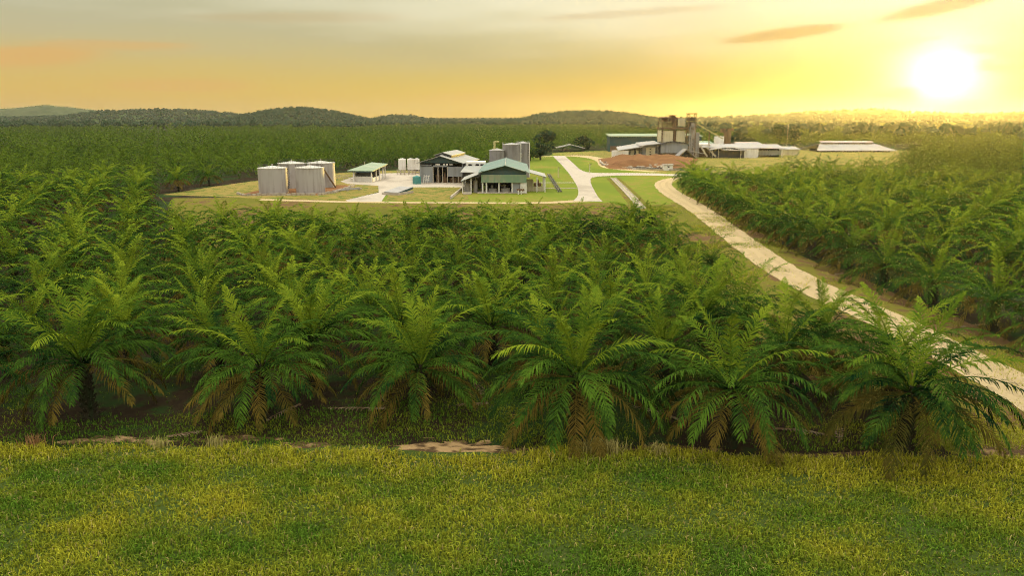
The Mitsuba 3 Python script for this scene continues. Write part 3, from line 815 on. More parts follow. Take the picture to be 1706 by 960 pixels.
# fallen fronds and sticks under the palms and on the right verge
FALL = [(-19.8, 42.4, 20, 1.8, 'pale dead stick lying on dark soil between the two leftmost front palms'), (15.3, 43.6, -15, 3.2, 'dead frond lying on the soil between the two rightmost front palms'),
        (18.4, 41.5, 70, 2.4, 'pale dead frond at the left foot of the rightmost front palm'), (24.4, 39.9, -40, 2.6, 'dead frond lying right of the rightmost front palm'),
        (40.2, 68.3, 6, 5.0, 'long pale dead frond lying across the right verge near the picture edge'), (38.6, 92.5, 15, 4.0, 'pile of pale dead frond on the right verge of the track'),
        (39.4, 96.0, -25, 4.0, 'dead frond on the right verge just beyond the pale pile')]
for q, (x, y, rz, L, lab) in enumerate(FALL):
    v, f = frond(6, 14, L, n=16, per=2, lw=0.07, ll=0.55, seed=800 + q)
    z = float(ground_z(np.array([x]), np.array([y]))[0])
    tag(put('fallen_frond', trimesh.Trimesh(v, f, process=False), 'dead_frond', M=at(x, y, z + 0.06, rz)), lab, 'dead frond')

rl2 = np.random.default_rng(91)
for q in range(12):                                                   # litter in the shade of the front rows
    x, y = rl2.uniform(-28, 20), rl2.uniform(44.5, 52)
    v, f = frond(8, 16, rl2.uniform(1.8, 3.4), n=14, per=2, lw=0.07, ll=0.5, seed=860 + q)
    tag(put('fallen_frond', trimesh.Trimesh(v, f, process=False), 'dead_frond', M=at(x, y, float(ground_z(np.array([x]), np.array([y]))[0]) + 0.08, rl2.uniform(0, 360))),
        'dead frond lying on dark soil in the shade among the front rows of palms', 'dead frond', 'dead fronds in the shade')

# ------------------------------------------------------------------ the mill: tanks, sheds, silos
# left tank farm
TK = [(-58.6, 194.6, 3.5, 6.15, 'steel storage tank at the front left of the group of four'), (-49.9, 196.2, 3.5, 6.15, 'steel storage tank at the front right of the group of four'),
      (-58.2, 210.5, 3.55, 6.4, 'steel storage tank behind, half hidden between the two front tanks'), (-51.0, 212.5, 3.65, 6.4, 'steel storage tank behind on the right, with a stair up its side')]
for q, (x, y, r, h, lab) in enumerate(TK):
    t = thing('storage_tank', lab, 'tank', 'storage tanks')
    put('shell', cyl(x, y, 0, h, r, 56), 'tank_steel', t, smooth=40)
    for k in range(1, 4):
        put('seam_ring', trimesh.creation.annulus(r_min=r - 0.03, r_max=r + 0.025, height=0.05, sections=48, transform=at(x, y, h * k / 4)), 'tank_steel', t)
    rf = put('roof', cone_roof(x, y, h + 0.004, r + 0.08, 0.55), 'tank_roof', t, smooth=20)
    put('vent', cyl(x, y, h + 0.45, h + 0.95, 0.16, 10), 'tank_steel', rf)
    put('rim', trimesh.creation.annulus(r_min=r - 0.06, r_max=r + 0.1, height=0.12, sections=48, transform=at(x, y, h - 0.02)), 'tank_roof', t)
    rail = []
    n = 20
    for k in range(n):
        a, b2 = 2 * math.pi * k / n, 2 * math.pi * (k + 1) / n
        p, p2 = (x + r * .97 * math.cos(a), y + r * .97 * math.sin(a)), (x + r * .97 * math.cos(b2), y + r * .97 * math.sin(b2))
        rail.append(rod((*p, h), (*p, h + 0.8), 0.025, 5))
        rail += [rod((*p, h + z), (*p2, h + z), 0.022, 5) for z in (0.42, 0.8)]
    put('railing', rail, 'dark_steel', t)
    lad = [rod((x + s, y - r - 0.12, 0.1), (x + s, y - r - 0.12, h + 0.6), 0.03, 5) for s in (-0.2, 0.2)] + [rod((x - .2, y - r - .12, z), (x + .2, y - r - .12, z), 0.02, 5) for z in np.arange(0.3, h, 0.3)]
    ang = 100 if q == 0 else 160 if q == 1 else 0
    M = at(x, y, 0, ang) @ at(-x, -y)
    put('ladder', lad, 'dark_steel', t, M=M)
    put('pipe', [rod((x - 0.6, y - r - 0.5, 0.5), (x - 0.6, y - r + 0.1, 0.5), 0.13, 10), cyl(x - 0.6, y - r - 0.5, 0, 0.63, 0.13, 10)], 'duct_steel', t)
    if q == 3:
        st = [bar((x + 1.2, y - r - 0.6, h - 0.5), (x + 4.4, y - r + 0.8, 0.1), 0.25, 0.12), bar((x + 1.2, y - r - 1.3, h - 0.5), (x + 4.4, y - r + 0.1, 0.1), 0.25, 0.12)]
        for k in range(22):
            c = np.array((x + 1.2, y - r - 0.95, h - 0.5)) * (1 - k / 22) + np.array((x + 4.4, y - r + 0.45, 0.1)) * (k / 22)
            st.append(bx(c[0] - .16, c[0] + .16, c[1] - .4, c[1] + .4, c[2], c[2] + .05))
        put('stair', st, 'rust', t)
bw = []
rr = np.random.default_rng(5)
bund = [(-66, 190.5), (-63.5, 187.2), (-46, 189), (-43.6, 195), (-42.6, 214)]
k = thing('bund_wall', 'low pale broken wall round the foot of the steel tanks', 'wall')
for (x0, y0), (x1, y1) in zip(bund[:-1], bund[1:]):
    L = math.hypot(x1 - x0, y1 - y0)
    for s in np.arange(0, L - 0.5, 1.15):
        c = np.array([x0 + (x1 - x0) * s / L, y0 + (y1 - y0) * s / L])
        m = bx(-0.5, 0.5, -0.22, 0.22, 0, 0.55 * rr.uniform(0.7, 1.15))
        put('block', m, 'stone_mat', k, M=at(c[0], c[1], 0, math.degrees(math.atan2(y1 - y0, x1 - x0)) + rr.uniform(-4, 4)))
tag(put('tank_floor', sheet([(-65.8, 190.6), (-63.4, 187.6), (-46.2, 189.4), (-44, 195), (-43, 214), (-46, 218), (-63, 216)], 0.03), 'red_earth'), kind='structure')
for q, (p, q2) in enumerate((((-44.5, 196), (-38.5, 203)), ((-44.2, 199), (-39.6, 206)))):
    t = thing('pipe_run', ('front' if q == 0 else 'rear') + ' of two low pipe runs from the tanks towards the green roofed kiosk', 'pipe')
    put('pipe', [rod((*p, 0.35), (*q2, 0.35), 0.14, 10)], 'duct_steel', t)
    for f in (0.1, 0.5, 0.9):
        c = np.array(p) * (1 - f) + np.array(q2) * f
        put('support', bx(c[0] - .2, c[0] + .2, c[1] - .2, c[1] + .2, 0, 0.24), 'stone_mat', t)
for z0, (x0, y0, x1, y1) in enumerate(((-43, 232, -56, 236), (-43, 240, -58, 246))):
    t = thing('rail_fence', ('nearer' if z0 == 0 else 'farther') + ' low pipe rail fence on dry ground behind the tanks', 'fence')
    for z in (0.5, 1.0):
        put('rail', rod((x0, y0, z), (x1, y1, z), 0.05, 6), 'stone_mat', t)
    for f in np.linspace(0, 1, 7):
        put('post', rod((x0 + (x1 - x0) * f, y0 + (y1 - y0) * f, 0), (x0 + (x1 - x0) * f, y0 + (y1 - y0) * f, 1.1), 0.06, 6), 'stone_mat', t)

# kiosk with a pale green roof
t = thing('weighing_kiosk', 'small white kiosk under a wide pale green roof beside the concrete yard', 'building')
M = at(-42.6, 229.3, 0, -4)
rf = put('roof', [slab([(-4.6, -1.6, 3.35), (2.9, -1.6, 3.25), (3.3, 16, 4.35), (-1.8, 16, 4.75)], 0.22), slab([(-4.6, -1.6, 3.352), (-1.8, 16, 4.752), (-4.9, 15, 3.7)], 0.22)], 'pale_green_roof', t, M)
put('fascia', [bx(-4.5, 2.85, -1.62, -1.5, 2.85, 3.2)], 'navy_sheet', rf, M)
put('base_wall', [bx(-3.0, 2.4, 0, 0.2, 0, 1.55), bx(2.2, 2.4, 0.2, 12, 0, 1.2), bx(-3.0, -2.8, 0.2, 12, 0, 3.1)], 'white_paint', t, M)
for a in (-2.9, -0.15):
    put('panel', bx(a, a + 2.6, -0.06, -0.003, 0.1, 1.45), 'white_paint', t, M)
put('counter_room', [bx(-2.6, 2.0, 2.5, 11, 0, 3.0)], 'dark_inside', t, M)
put('arch_screen', [slab([(-2.9, 0.6, 2.2), (0.3, 0.6, 2.9), (2.3, 0.6, 2.1), (2.3, 0.75, 2.1), (0.3, .75, 2.9), (-2.9, .75, 2.2)], 0.6)], 'dark_steel', t, M)
for x, y in ((-2.95, -0.9), (2.3, -0.9), (2.5, 4), (2.5, 8), (2.6, 12), (-2.9, 13.5), (2.6, 15)):
    put('post', bx(x - .14, x + .14, y - .14, y + .14, 0, 3.2 + 0.05 * y), 'white_paint', t, M)

# white vessels on a pink-grey frame
for q, (x, h) in enumerate(((-35.9, 5.0), (-33.1, 5.0), (-31.2, 5.0))):
    t = thing('white_vessel', ('leftmost', 'middle', 'rightmost')[q] + ' of the three upright white vessels left of the grey shed', 'tank', 'white vessels')
    put('shell', [cyl(x, 260.5 + q * 0.4, 1.5, h, 1.25 if q < 2 else 0.9, 28)], 'white_paint', t, smooth=40)
    put('lid', cone_roof(x, 260.5 + q * 0.4, h + .003, 1.27 if q < 2 else .92, 0.25, 28), 'white_paint', t)
    for a in range(4):
        put('leg', rod((x + .9 * math.cos(a * 1.571 + .78), 260.5 + q * .4 + .9 * math.sin(a * 1.571 + .78), 0), (x + .9 * math.cos(a * 1.571 + .78), 260.5 + q * .4 + .9 * math.sin(a * 1.571 + .78), 1.6), 0.09, 8), 'stone_mat', t)
t = thing('pipe_rack', 'low pale steel pipe rack in front of the white vessels', 'frame')
for x in np.arange(-37.2, -29.9, 1.2):
    put('post', bx(x - .09, x + .09, 257.6, 257.78, 0, 1.9 if x < -37 else 1.2), 'stone_mat', t)
for z in (0.7, 1.15):
    put('pipe', rod((-37.2, 257.55, z), (-29.8, 257.55, z), 0.1, 8), 'stone_mat', t)


def gable(t, M, w, y0, y1, he, ha, over, roof_m, wall_m, gable_m, xa=None, fo=1.2, thick=0.14, front=None, wall_bottom=0.0):
    """A gabled hall, ridge along y. front: wall pieces (x0, x1, z0, z1) of the front wall."""
    xa = w / 2 if xa is None else xa
    sl, sr = (ha - he) / xa, (ha - he) / (w - xa)
    ya, yb = y0 - fo, y1 + fo * .6
    e = over
    rf = put('roof', [slab([(-e, ya, he - sl * e), (xa, ya, ha), (xa, yb, ha), (-e, yb, he - sl * e)], thick), slab([(xa, ya, ha), (w + e, ya, he - sr * e), (w + e, yb, he - sr * e), (xa, yb, ha)], thick)], roof_m, t, M)
    put('ridge_cap', [bar((xa, ya - .03, ha + .06), (xa, yb + .03, ha + .06), 0.36, 0.10)], 'pale_roof', rf, M)
    for p, q in (((-e, ya - .05, he - sl * e - .05), (xa, ya - .05, ha - .05)), ((xa, ya - .05, ha - .05), (w + e, ya - .05, he - sr * e - .05))):
        put('bargeboard', bar(p, q, 0.08, 0.26), roof_m, rf, M)
    g = he - 0.25
    for yy in ((y0, y0 + .15), (y1 - .15, y1)):
        put('gable_wall', prism([(0.0, g), (w, g), (w, he - .2), (xa, ha - .2), (0.0, he - .2)], *yy), gable_m, t, M)
    for x in (0.0, w - 0.16):
        put('side_wall', bx(x, x + 0.16, y0 + .16, y1 - .16, wall_bottom, g), wall_m, t, M)
    put('back_wall', bx(0.16, w - .16, y1 - .15, y1, 0, g - .003), wall_m, t, M)
    for a, b2, z0, z1 in front if front is not None else [(0.0, w, 0, g - .003)]:
        put('front_wall', bx(a, b2, y0, y0 + .14, z0, z1), wall_m, t, M)
    return rf


# grey gabled shed with a raised ridge monitor
t = thing('grey_shed', 'grey gabled shed with raised roof monitor and dark doorway left of the green roofed hall', 'building')
M = at(-26.1, 225.3, 0, -8.5)
W1 = 12.3
rf = gable(t, M, W1, 0, 22, 5.9, 7.75, 0.6, 'grey_roof', 'grey_sheet', 'navy_sheet', xa=6.2,
           front=[(0, 3.9, 0, 4.7), (8.0, W1, 1.9, 4.7), (3.9, 8.0, 4.6, 5.0), (0.2, 3.4, 4.95, 5.2)], wall_bottom=0)
mo = put('monitor_roof', [slab([(3.6, 2, 7.75), (6.2, 2, 8.6), (6.2, 21, 8.6), (3.6, 21, 7.75)], 0.12), slab([(6.2, 2, 8.6), (8.9, 2, 7.75), (8.9, 21, 7.75), (6.2, 21, 8.6)], 0.12)], 'grey_roof', rf, M)
put('monitor_wall', [prism([(3.9, 7.0), (8.6, 7.0), (8.6, 7.7), (6.2, 8.4), (3.9, 7.7)], 2.4, 20.5)], 'dark_steel', rf, M)
put('light_strip', [bx(4.6, 5.9, -0.05, -0.004, 5.05, 5.45), bx(6.8, 7.3, -0.05, -.004, 5.05, 5.5), bx(7.6, 8.2, -0.05, -.004, 5.05, 5.5), bx(8.5, 9.6, -0.05, -.004, 5.15, 5.4)], 'white_paint', t, M)
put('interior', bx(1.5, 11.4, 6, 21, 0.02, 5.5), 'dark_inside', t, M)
for x in (3.9, 5.3, 6.6, 8.0, 9.6, 11.2, 12.15):
    put('post', bx(x - .1, x + .1, -0.16, -0.01, 0, 4.6 if x < 8.1 else 1.9), 'stone_mat', t, M)
for x, w, h in ((4.4, 1.0, 2.2), (6.3, 1.2, 1.6), (8.6, 1.6, 1.5), (10.4, 1.3, 1.7)):
    put('machine', [bx(x, x + w, 1.0, 2.4, 0.02, h), cyl(x + w / 2, 1.6, h, h + 1.1, 0.32, 12)], 'rust', t, M)
put('porch_slab', bx(-0.5, 12.8, -1.6, -0.2, 0.03, 0.2), 'concrete', t, M)
t = thing('teal_water_tank', 'round teal water tank standing on the yard at the corner of the grey shed', 'tank')
put('shell', cyl(-26.6, 221.6, 0.03, 2.05, 1.15, 28), 'teal_paint', t, smooth=40)
put('lid', cone_roof(-26.6, 221.6, 2.05, 1.18, 0.35, 28), 'teal_paint', t)
for q in range(3):
    x = -24.9 + q * 0.62
    t = thing('white_drum_stand', ('left', 'middle', 'right')[q] + ' one of three slanted white stands beside the teal water tank', 'stand', 'white stands')
    put('upright', bar((x, 222.2, 0.03), (x + 0.35, 222.2, 2.4), 0.16), 'white_paint', t)
    put('brace', bar((x + .02, 222.2, 0.9), (x + 0.6, 222.2, 1.3), 0.13), 'white_paint', t)
    put('foot', bar((x + .33, 222.2, 2.35), (x + 0.75, 222.2, 2.2), 0.14), 'white_paint', t)

# green roofed hall
t = thing('green_hall', 'green roofed gabled hall with open machine bays below a pale green band', 'building')
M = at(-7.3, 194.0, 0, 0)
W2 = 10.7
rf = gable(t, M, W2, 0, 36, 5.35, 6.85, 0.95, 'green_roof', 'grey_sheet', 'navy_sheet', xa=5.6,
           front=[(7.5, 9.3, 0, 2.7)], wall_bottom=2.6)
put('green_band', bx(-0.25, W2 + .15, -0.55, -0.35, 2.62, 4.55), 'green_sheet', t, M)
put('navy_band', bx(-0.2, W2 + .1, -0.33, -0.18, 4.3, 5.5), 'navy_sheet', t, M)
put('band_soffit', bx(-0.2, W2 + .1, -0.34, -0.003, 2.62, 2.8), 'dark_steel', t, M)
put('corner_wall', [bx(9.3, W2 + .2, -0.35, 2.5, 0.02, 2.6)], 'white_paint', t, M)
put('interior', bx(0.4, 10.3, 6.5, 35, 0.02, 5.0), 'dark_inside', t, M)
for x in (0.1, 1.05, 4.1, 7.35):
    put('post', bx(x - .17, x + .17, -0.3, 0.05, 0.02, 2.6), 'white_paint', t, M)
put('floor_slab', bx(-1.2, W2 + .3, -0.7, 6.4, 0.012, 0.16), 'concrete', t, M)
for x, w, h in ((1.6, 1.9, 1.0), (4.6, 2.2, 1.1)):
    put('machine', [bx(x, x + w, 1.2, 3.0, 0.16, h), cyl(x + w * .4, 2.0, h, h + .8, 0.28, 12), bx(x + .2, x + w - .3, 0.9, 1.19, 0.16, h * .6)], 'duct_steel', t, M)
t = thing('lean_to_left', 'open lean-to with grey sloping roof and machines on the left side of the green hall', 'building')
rf = put('roof', slab([(-12.5, 193.0, 3.0), (-7.5, 193.0, 4.95), (-7.5, 208, 4.95), (-12.5, 208, 3.0)], 0.14), 'grey_roof', t)
put('bargeboard', bar((-12.5, 192.95, 2.95), (-7.5, 192.95, 4.9), 0.08, 0.24), 'navy_sheet', rf)
for x, y, h in ((-12.1, 193.6, 2.9), (-10.0, 193.6, 3.7), (-12.1, 200, 2.9), (-12.1, 207, 2.9)):
    put('post', bx(x - .12, x + .12, y - .12, y + .12, 0.02, h), 'white_paint', t)
put('back_wall', bx(-12.2, -7.6, 207.3, 207.5, 0.02, 3.05), 'dark_steel', t)
for x, y, r, h in ((-10.6, 196.5, 0.75, 2.2), (-9.0, 195.4, 0.55, 2.9), (-11.4, 197.5, 0.5, 1.5)):
    t = thing('process_vessel', {2.2: 'middle upright steel vessel under the left lean-to', 2.9: 'tallest upright steel vessel under the left lean-to, next to the green hall', 1.5: 'shortest steel vessel under the left lean-to'}[h], 'tank', 'vessels under the lean-to')
    put('shell', cyl(x, y, 0.02, h, r, 20), 'duct_steel', t, smooth=40)
    put('cap', cone_roof(x, y, h, r, 0.35, 20), 'duct_steel', t)
    put('pipe', [rod((x, y, h + .3), (x, y, h + .9), 0.09, 8), rod((x, y, h + .85), (x + .9, y, h + .85), 0.09, 8)], 'duct_steel', t)
tag(put('loading_step', bx(-11.8, -9.9, 190.6, 192.2, 0.0, 0.4), 'concrete'), 'low pale concrete step before the left lean-to', 'step')
t = thing('lean_to_right', 'small open lean-to with grey roof on the right side of the green hall', 'building')
rf = put('roof', slab([(3.95, 196.5, 5.0), (8.6, 196.5, 3.75), (8.6, 210, 3.75), (3.95, 210, 5.0)], 0.13), 'grey_roof', t)
put('bargeboard', bar((3.95, 196.45, 4.95), (8.6, 196.45, 3.7), 0.08, 0.26), 'navy_sheet', rf)
for x, y in ((8.2, 197), (6.2, 197), (8.2, 203), (8.2, 209)):
    put('post', bx(x - .12, x + .12, y - .12, y + .12, 0.02, 3.65), 'white_paint', t)
put('low_wall', [bx(3.7, 8.0, 199.2, 199.4, 0.02, 1.2), bx(3.6, 5.4, 199.6, 205, 0.02, 2.6)], 'cream_paint', t)
put('machine', [bx(5.6, 7.4, 200, 202.5, 0.02, 1.9), cyl(6.5, 201, 1.9, 2.7, 0.35, 12)], 'rust', t)
t = thing('pump_set', 'small pump with two pale pipe legs standing on grass before the green hall', 'pump')
put('body', [bx(1.1, 3.0, 191.3, 192.2, 0.75, 1.25)], 'rust', t)
for x in (1.4, 2.1):
    put('leg', bx(x, x + .3, 191.0, 191.3, 0.0, 0.9), 'white_paint', t)
t = thing('link_block', 'low grey block with white parapet between the grey shed and the green hall', 'building')
put('wall', bx(-13.0, -7.6, 216, 232, 0, 3.6), 'dark_steel', t)
put('roof', slab([(-14.0, 215.2, 3.75), (-7.45, 215.2, 3.65), (-7.45, 224, 4.9), (-13.2, 224, 4.95)], 0.14), 'grey_roof', t)
put('parapet', bx(-13.0, -7.6, 224.5, 231.8, 3.6, 5.95), 'white_paint', t)
for x in (-12.3, -10.3, -8.9):
    put('window', bx(x, x + 1.0, 224.42, 224.49, 4.9, 5.4), 'dark_inside', t)
t = thing('concrete_ramp', 'long pale concrete ramp kerb running down the dry lawn left of the lean-to', 'ramp')
put('kerb', [bar((-12.6, 209.5, 0.15), (-14.0, 180, 0.15), 0.9, 0.3)], 'concrete', t)

# silos behind the hall
for q, (x, y, r, h, lab) in enumerate(((-0.2, 244, 2.75, 10.2, 'wider of the two tall mauve grey silos behind the green hall'), (3.3, 248, 2.0, 10.5, 'narrower tall silo at the right, behind the green hall'), (-4.6, 242, 2.3, 8.6, 'lower dark grey silo with a hooked pipe behind the green hall'))):
    t = thing('silo', lab, 'silo', 'silos behind the green hall')
    put('shell', cyl(x, y, 0, h, r, 44), 'silo_grey', t, smooth=40)
    for k in range(1, 6):
        put('seam_ring', trimesh.creation.annulus(r_min=r - 0.03, r_max=r + 0.03, height=0.06, sections=44, transform=at(x, y, h * k / 6)), 'silo_grey', t)
    put('roof', cone_roof(x, y, h + .003, r + 0.1, 0.55, 44), 'pale_roof', t, smooth=20)
    put('rim', trimesh.creation.annulus(r_min=r - 0.05, r_max=r + 0.12, height=0.16, sections=44, transform=at(x, y, h - .04)), 'pale_roof', t)
    if q == 2:
        put('hooked_pipe', [rod((-5.3, 241.5, h), (-5.3, 241.5, h + 2.6), 0.32, 12), rod((-5.35, 241.5, h + 2.5), (-3.9, 241.5, h + 2.5), 0.25, 12)], 'yellow_paint', t)
    else:
        put('railing', [rod((x + r * math.cos(a), y + r * math.sin(a), h), (x + r * math.cos(a), y + r * math.sin(a), h + .7), 0.03, 5) for a in np.linspace(0, 6.28, 18)], 'pale_roof', t)
        put('pipe', rod((x + r + .1, y - .8, 0), (x + r + .1, y - .8, h + .2), 0.16, 10), 'white_paint', t)

# low pit with a slanting pale roof on the dry lawn
t = thing('pit_cover', 'low pit with a slanting pale metal cover on the dry lawn near the front road', 'shed')
M = at(-28.0, 192, 0, -24)
put('wall', [bx(-2.3, 2.3, -3.0, -2.75, 0, 0.5), bx(-2.3, -2.05, -2.75, 4, 0, 0.55), bx(2.05, 2.3, -2.75, 4, 0, 0.55)], 'concrete', t, M)
put('cover', slab([(-1.9, -2.6, 0.72), (1.9, -2.6, 0.62), (1.9, 4.4, 1.45), (-1.9, 4.4, 1.5)], 0.12), 'pale_roof', t, M)
put('side_panel', slab([(1.96, -2.5, 0.6), (2.02, -2.5, 0.6), (2.02, 4.3, 1.4), (1.96, 4.3, 1.4)], 0.5), 'navy_sheet', t, M)

# service pipe across the lawn, pipe bridges
t = thing('pipe_line', 'dark and white pipe line crossing the bright lawn beside the main road', 'pipe')
put('pipe', [rod((11.6, 196, 0.3), (11.6, 258, 0.3), 0.16, 8), rod((12.2, 196, 0.3), (12.2, 258, 0.3), 0.16, 8)], 'dark_steel', t)
for y in np.arange(198, 258, 7):
    put('support', bx(11.3, 12.5, y - .25, y + .25, 0, 0.15), 'white_paint', t)
for q, (y, x0, x1) in enumerate(((208, 8.6, 17.0), (226, 5, 18.0))):
    tag(put('footpath', bx(x0, x1, y - .55, y + .55, 0.0, 0.06), 'concrete'), kind='structure')

# open shed with a chevron roof
t = thing('chevron_shed', 'small open shed with a shallow blue grey chevron roof beyond the main road', 'shed')
put('roof', [slab([(24.5, 440, 2.1), (32.2, 440, 3.9), (32.2, 452, 3.9), (24.5, 452, 2.1)], 0.3), slab([(32.2, 440, 3.9), (40.2, 440, 2.0), (40.2, 452, 2.0), (32.2, 452, 3.9)], 0.3)], 'pale_roof', t)
put('fascia', [bar((24.5, 439.9, 1.7), (32.2, 439.9, 3.5), 0.1, 0.35), bar((32.2, 439.9, 3.5), (40.2, 439.9, 1.6), 0.1, 0.35)], 'navy_sheet', t)
for x in (28.0, 39.3):
    put('post', bx(x - .45, x + .45, 441, 442, 0, 2.3), 'dark_steel', t)

# long green store
t = thing('green_store', 'long low dark green store behind the silo tower', 'building')
put('wall', bx(53.8, 104, 440, 455, 0, 8.2), 'navy_sheet', t)
put('roof', slab([(53.2, 439, 8.55), (104.6, 439, 8.55), (104.6, 456, 9.5), (53.2, 456, 9.5)], 0.5), 'pale_green_roof', t)
put('lower_wall', bx(53.9, 104, 439.6, 439.97, 0, 3.0), 'rust', t)

# arched process hall
t = thing('arched_hall', 'grey hall with an arched roof in front of the silo tower', 'building')
a = np.linspace(0, 1, 13)
arch = [(69.0 + 13.0 * s, 6.2 + 1.3 * math.sin(math.pi * s) ** 0.8) for s in a]
put('front_wall', prism([(69.2, 2.2), (81.8, 2.2)] + [(81.8, 6.0)] + [(x, z - .25) for x, z in arch[::-1][1:-1]] + [(69.2, 6.0)], 372.0, 372.3), 'grey_sheet', t)
put('roof', prism([(x, z) for x, z in arch] + [(x, z - .22) for x, z in arch[::-1]], 371.0, 392), 'dark_steel', t)
put('base', bx(69.2, 81.8, 372.4, 391, 0, 2.1), 'rust', t)
put('side_wall', [bx(69.2, 69.5, 372.4, 391, 2.1, 6), bx(81.5, 81.8, 372.4, 391, 2.1, 6)], 'grey_sheet', t)
t = thing('white_roof_wing', 'wing with two stepped pale curved roofs left of the arched hall', 'building')
put('roof', [slab([(49.3, 371, 3.5), (61.0, 371, 5.3), (61.0, 388, 6.2), (50.5, 388, 4.5)], 0.3), slab([(59.2, 371.5, 5.6), (68.8, 371.5, 6.7), (68.8, 389, 7.4), (59.8, 389, 6.5)], 0.3)], 'pale_roof', t)
put('wall', [bx(60.0, 68.8, 374, 388, 0, 5.4), bx(55.0, 60, 376, 388, 0, 3.9)], 'grey_sheet', t)
for x, w in ((55.5, 1.6), (58.0, 1.2), (62.6, 4.2)):
    put('panel', bx(x, x + w, 373.6, 373.95, 0.4, 3.3 if w < 4 else 4.6), 'cream_paint', t)
for z in (1.2, 2.4, 3.6):
    put('window', bx(64.3, 65.0, 373.45, 373.58, z, z + .6), 'dark_inside', t)
for x in (57.4, 60.6, 67.4, 68.6):
    put('post', bx(x - .2, x + .2, 373.2, 373.5, 0, 4.2 + 0.1 * (x - 57)), 'dark_steel', t)
t = thing('white_container', 'white box container at the left end of the process hall', 'container')
put('box', bx(46.6, 54.2, 371.5, 374, 0.3, 3.3), 'white_paint', t)
put('door', bx(54.21, 54.3, 371.8, 373.7, 0.4, 3.1), 'dark_inside', t)
put('skid', bx(46.8, 54.0, 371.7, 373.8, 0, 0.3), 'dark_steel', t)

# silo tower
t = thing('silo_tower', 'tall cream silo block with brown steel framing and a lattice lift tower', 'tower')
for x0, x1 in ((70.0, 75.4), (77.0, 81.1)):
    put('bin', bx(x0, x1, 376, 386, 7.0, 12.4), 'cream_paint', t)
put('bin', bx(77.6, 81.0, 376.5, 385, 14.4, 18.0), 'cream_paint', t)
put('bin', bx(70.4, 77.0, 377.5, 385, 13.9, 16.2), 'yellow_paint', t)
for z in (13.0,):
    put('beam', [bx(69.6, 82.0, 375.3, 375.7, z, z + .9), bx(69.6, 82.0, 386.2, 386.6, z, z + .9), bx(69.6, 70.0, 375.7, 386.2, z, z + .9)], 'rust', t)
put('deck', bx(69.8, 81.9, 375.8, 386.1, 13.1, 13.4), 'rust', t)
for x in (70.3, 76.2, 81.6):
    put('column', [bx(x - .3, x + .3, 375.9, 376.5 - .6 + .09, 0, 13.0), bx(x - .3, x + .3, 386.65, 387.1, 0, 13)], 'rust', t)
put('core_wall', bx(75.45, 76.95, 376.6, 385.8, 2.2, 17.0), 'rust', t)
up = []
for x in (70.2, 72.6, 75.0, 77.2):
    up += [bar((x, 376.9, 13.4), (x, 376.9, 18.2), 0.28), bar((x, 385.4, 13.4), (x, 385.4, 18.2), 0.28)]
for z in (15.6, 16.6, 18.1):
    up += [bar((70.0, 376.6, z), (77.5, 376.6, z), 0.35), bar((70.0, 385.6, z), (77.5, 385.6, z), 0.35), bar((70.2, 376.9, z), (70.2, 385.4, z), 0.3)]
put('frame', up, 'rust', t)
put('hopper', [bx(70.6, 73.2, 378, 383, 16.8, 18.0), bx(74.6, 76.6, 378, 383, 17.0, 19.2)], 'rust', t)
put('roof_cover', [slab([(70.2, 376.5, 18.4), (73.6, 376.5, 18.5), (73.6, 385, 18.7), (70.2, 385, 18.6)], .15), slab([(74.4, 376.5, 19.4), (76.9, 376.5, 19.5), (76.9, 385, 19.7), (74.4, 385, 19.6)], .15)], 'rust', t)
tw = []
for x in (81.9, 85.3):
    for y in (373.5, 377.5):
        tw.append(bar((x, y, 0), (x, y, 20.2), 0.34))
for z in np.arange(2, 20.3, 2.6):
    tw += [bar((81.9, 373.5, z), (85.3, 373.5, z), 0.26), bar((81.9, 377.5, z), (85.3, 377.5, z), 0.26), bar((81.9, 373.5, z), (81.9, 377.5, z), 0.26), bar((85.3, 373.5, z), (85.3, 377.5, z), 0.26)]
    if z < 18:
        tw += [bar((81.9, 373.5, z), (85.3, 373.5, z + 2.6), 0.16), bar((85.3, 377.5, z), (81.9, 377.5, z + 2.6), 0.16)]
lt = put('lift_tower', tw, 'rust', t)
put('platform', [bx(81.5, 85.8, 373.0, 378.0, 19.9, 20.25), bx(81.6, 85.7, 373.2, 377.8, 16.6, 16.8)], 'yellow_paint', lt)
put('cladding', bx(82.2, 85.0, 374.0, 377.2, 14.0, 18.4), 'dark_steel', lt)
for q, (x, r, z0, z1) in enumerate(((82.7, 0.34, 0, 14.5), (83.6, 0.42, 0, 13.0), (84.6, 0.34, 0, 15.6))):
    put('duct', cyl(x, 373.0 - .1 * q, z0, z1, r, 14), 'duct_steel', t, smooth=40)
put('cyclone', [cyl(83.9, 372.2, 10.8, 12.6, 0.95, 20), cyl(83.9, 372.2, 9.0, 10.8, 0.25, 20, 0.95)], 'duct_steel', t, smooth=40)
put('cyclone', [cyl(83.6, 372.5, 14.6, 16.0, 0.7, 20), cyl(83.6, 372.5, 13.2, 14.6, 0.2, 20, 0.7)], 'duct_steel', t, smooth=40)
put('annex', bx(85.7, 87.4, 374, 380, 0, 11.5), 'duct_steel', t)
t = thing('conveyor', 'long inclined conveyor running from the silo tower down to the white round tank', 'conveyor')
put('gantry', [bar((86, 375.5, 15.6), (99.5, 378.5, 8.6), 0.5, 0.6)], 'yellow_paint', t)
put('trestle', [bar((92.5, 377, 0), (92.5, 377, 12), 0.25), bar((93.3, 377, 0), (92.7, 377, 12), 0.2)], 'rust', t)
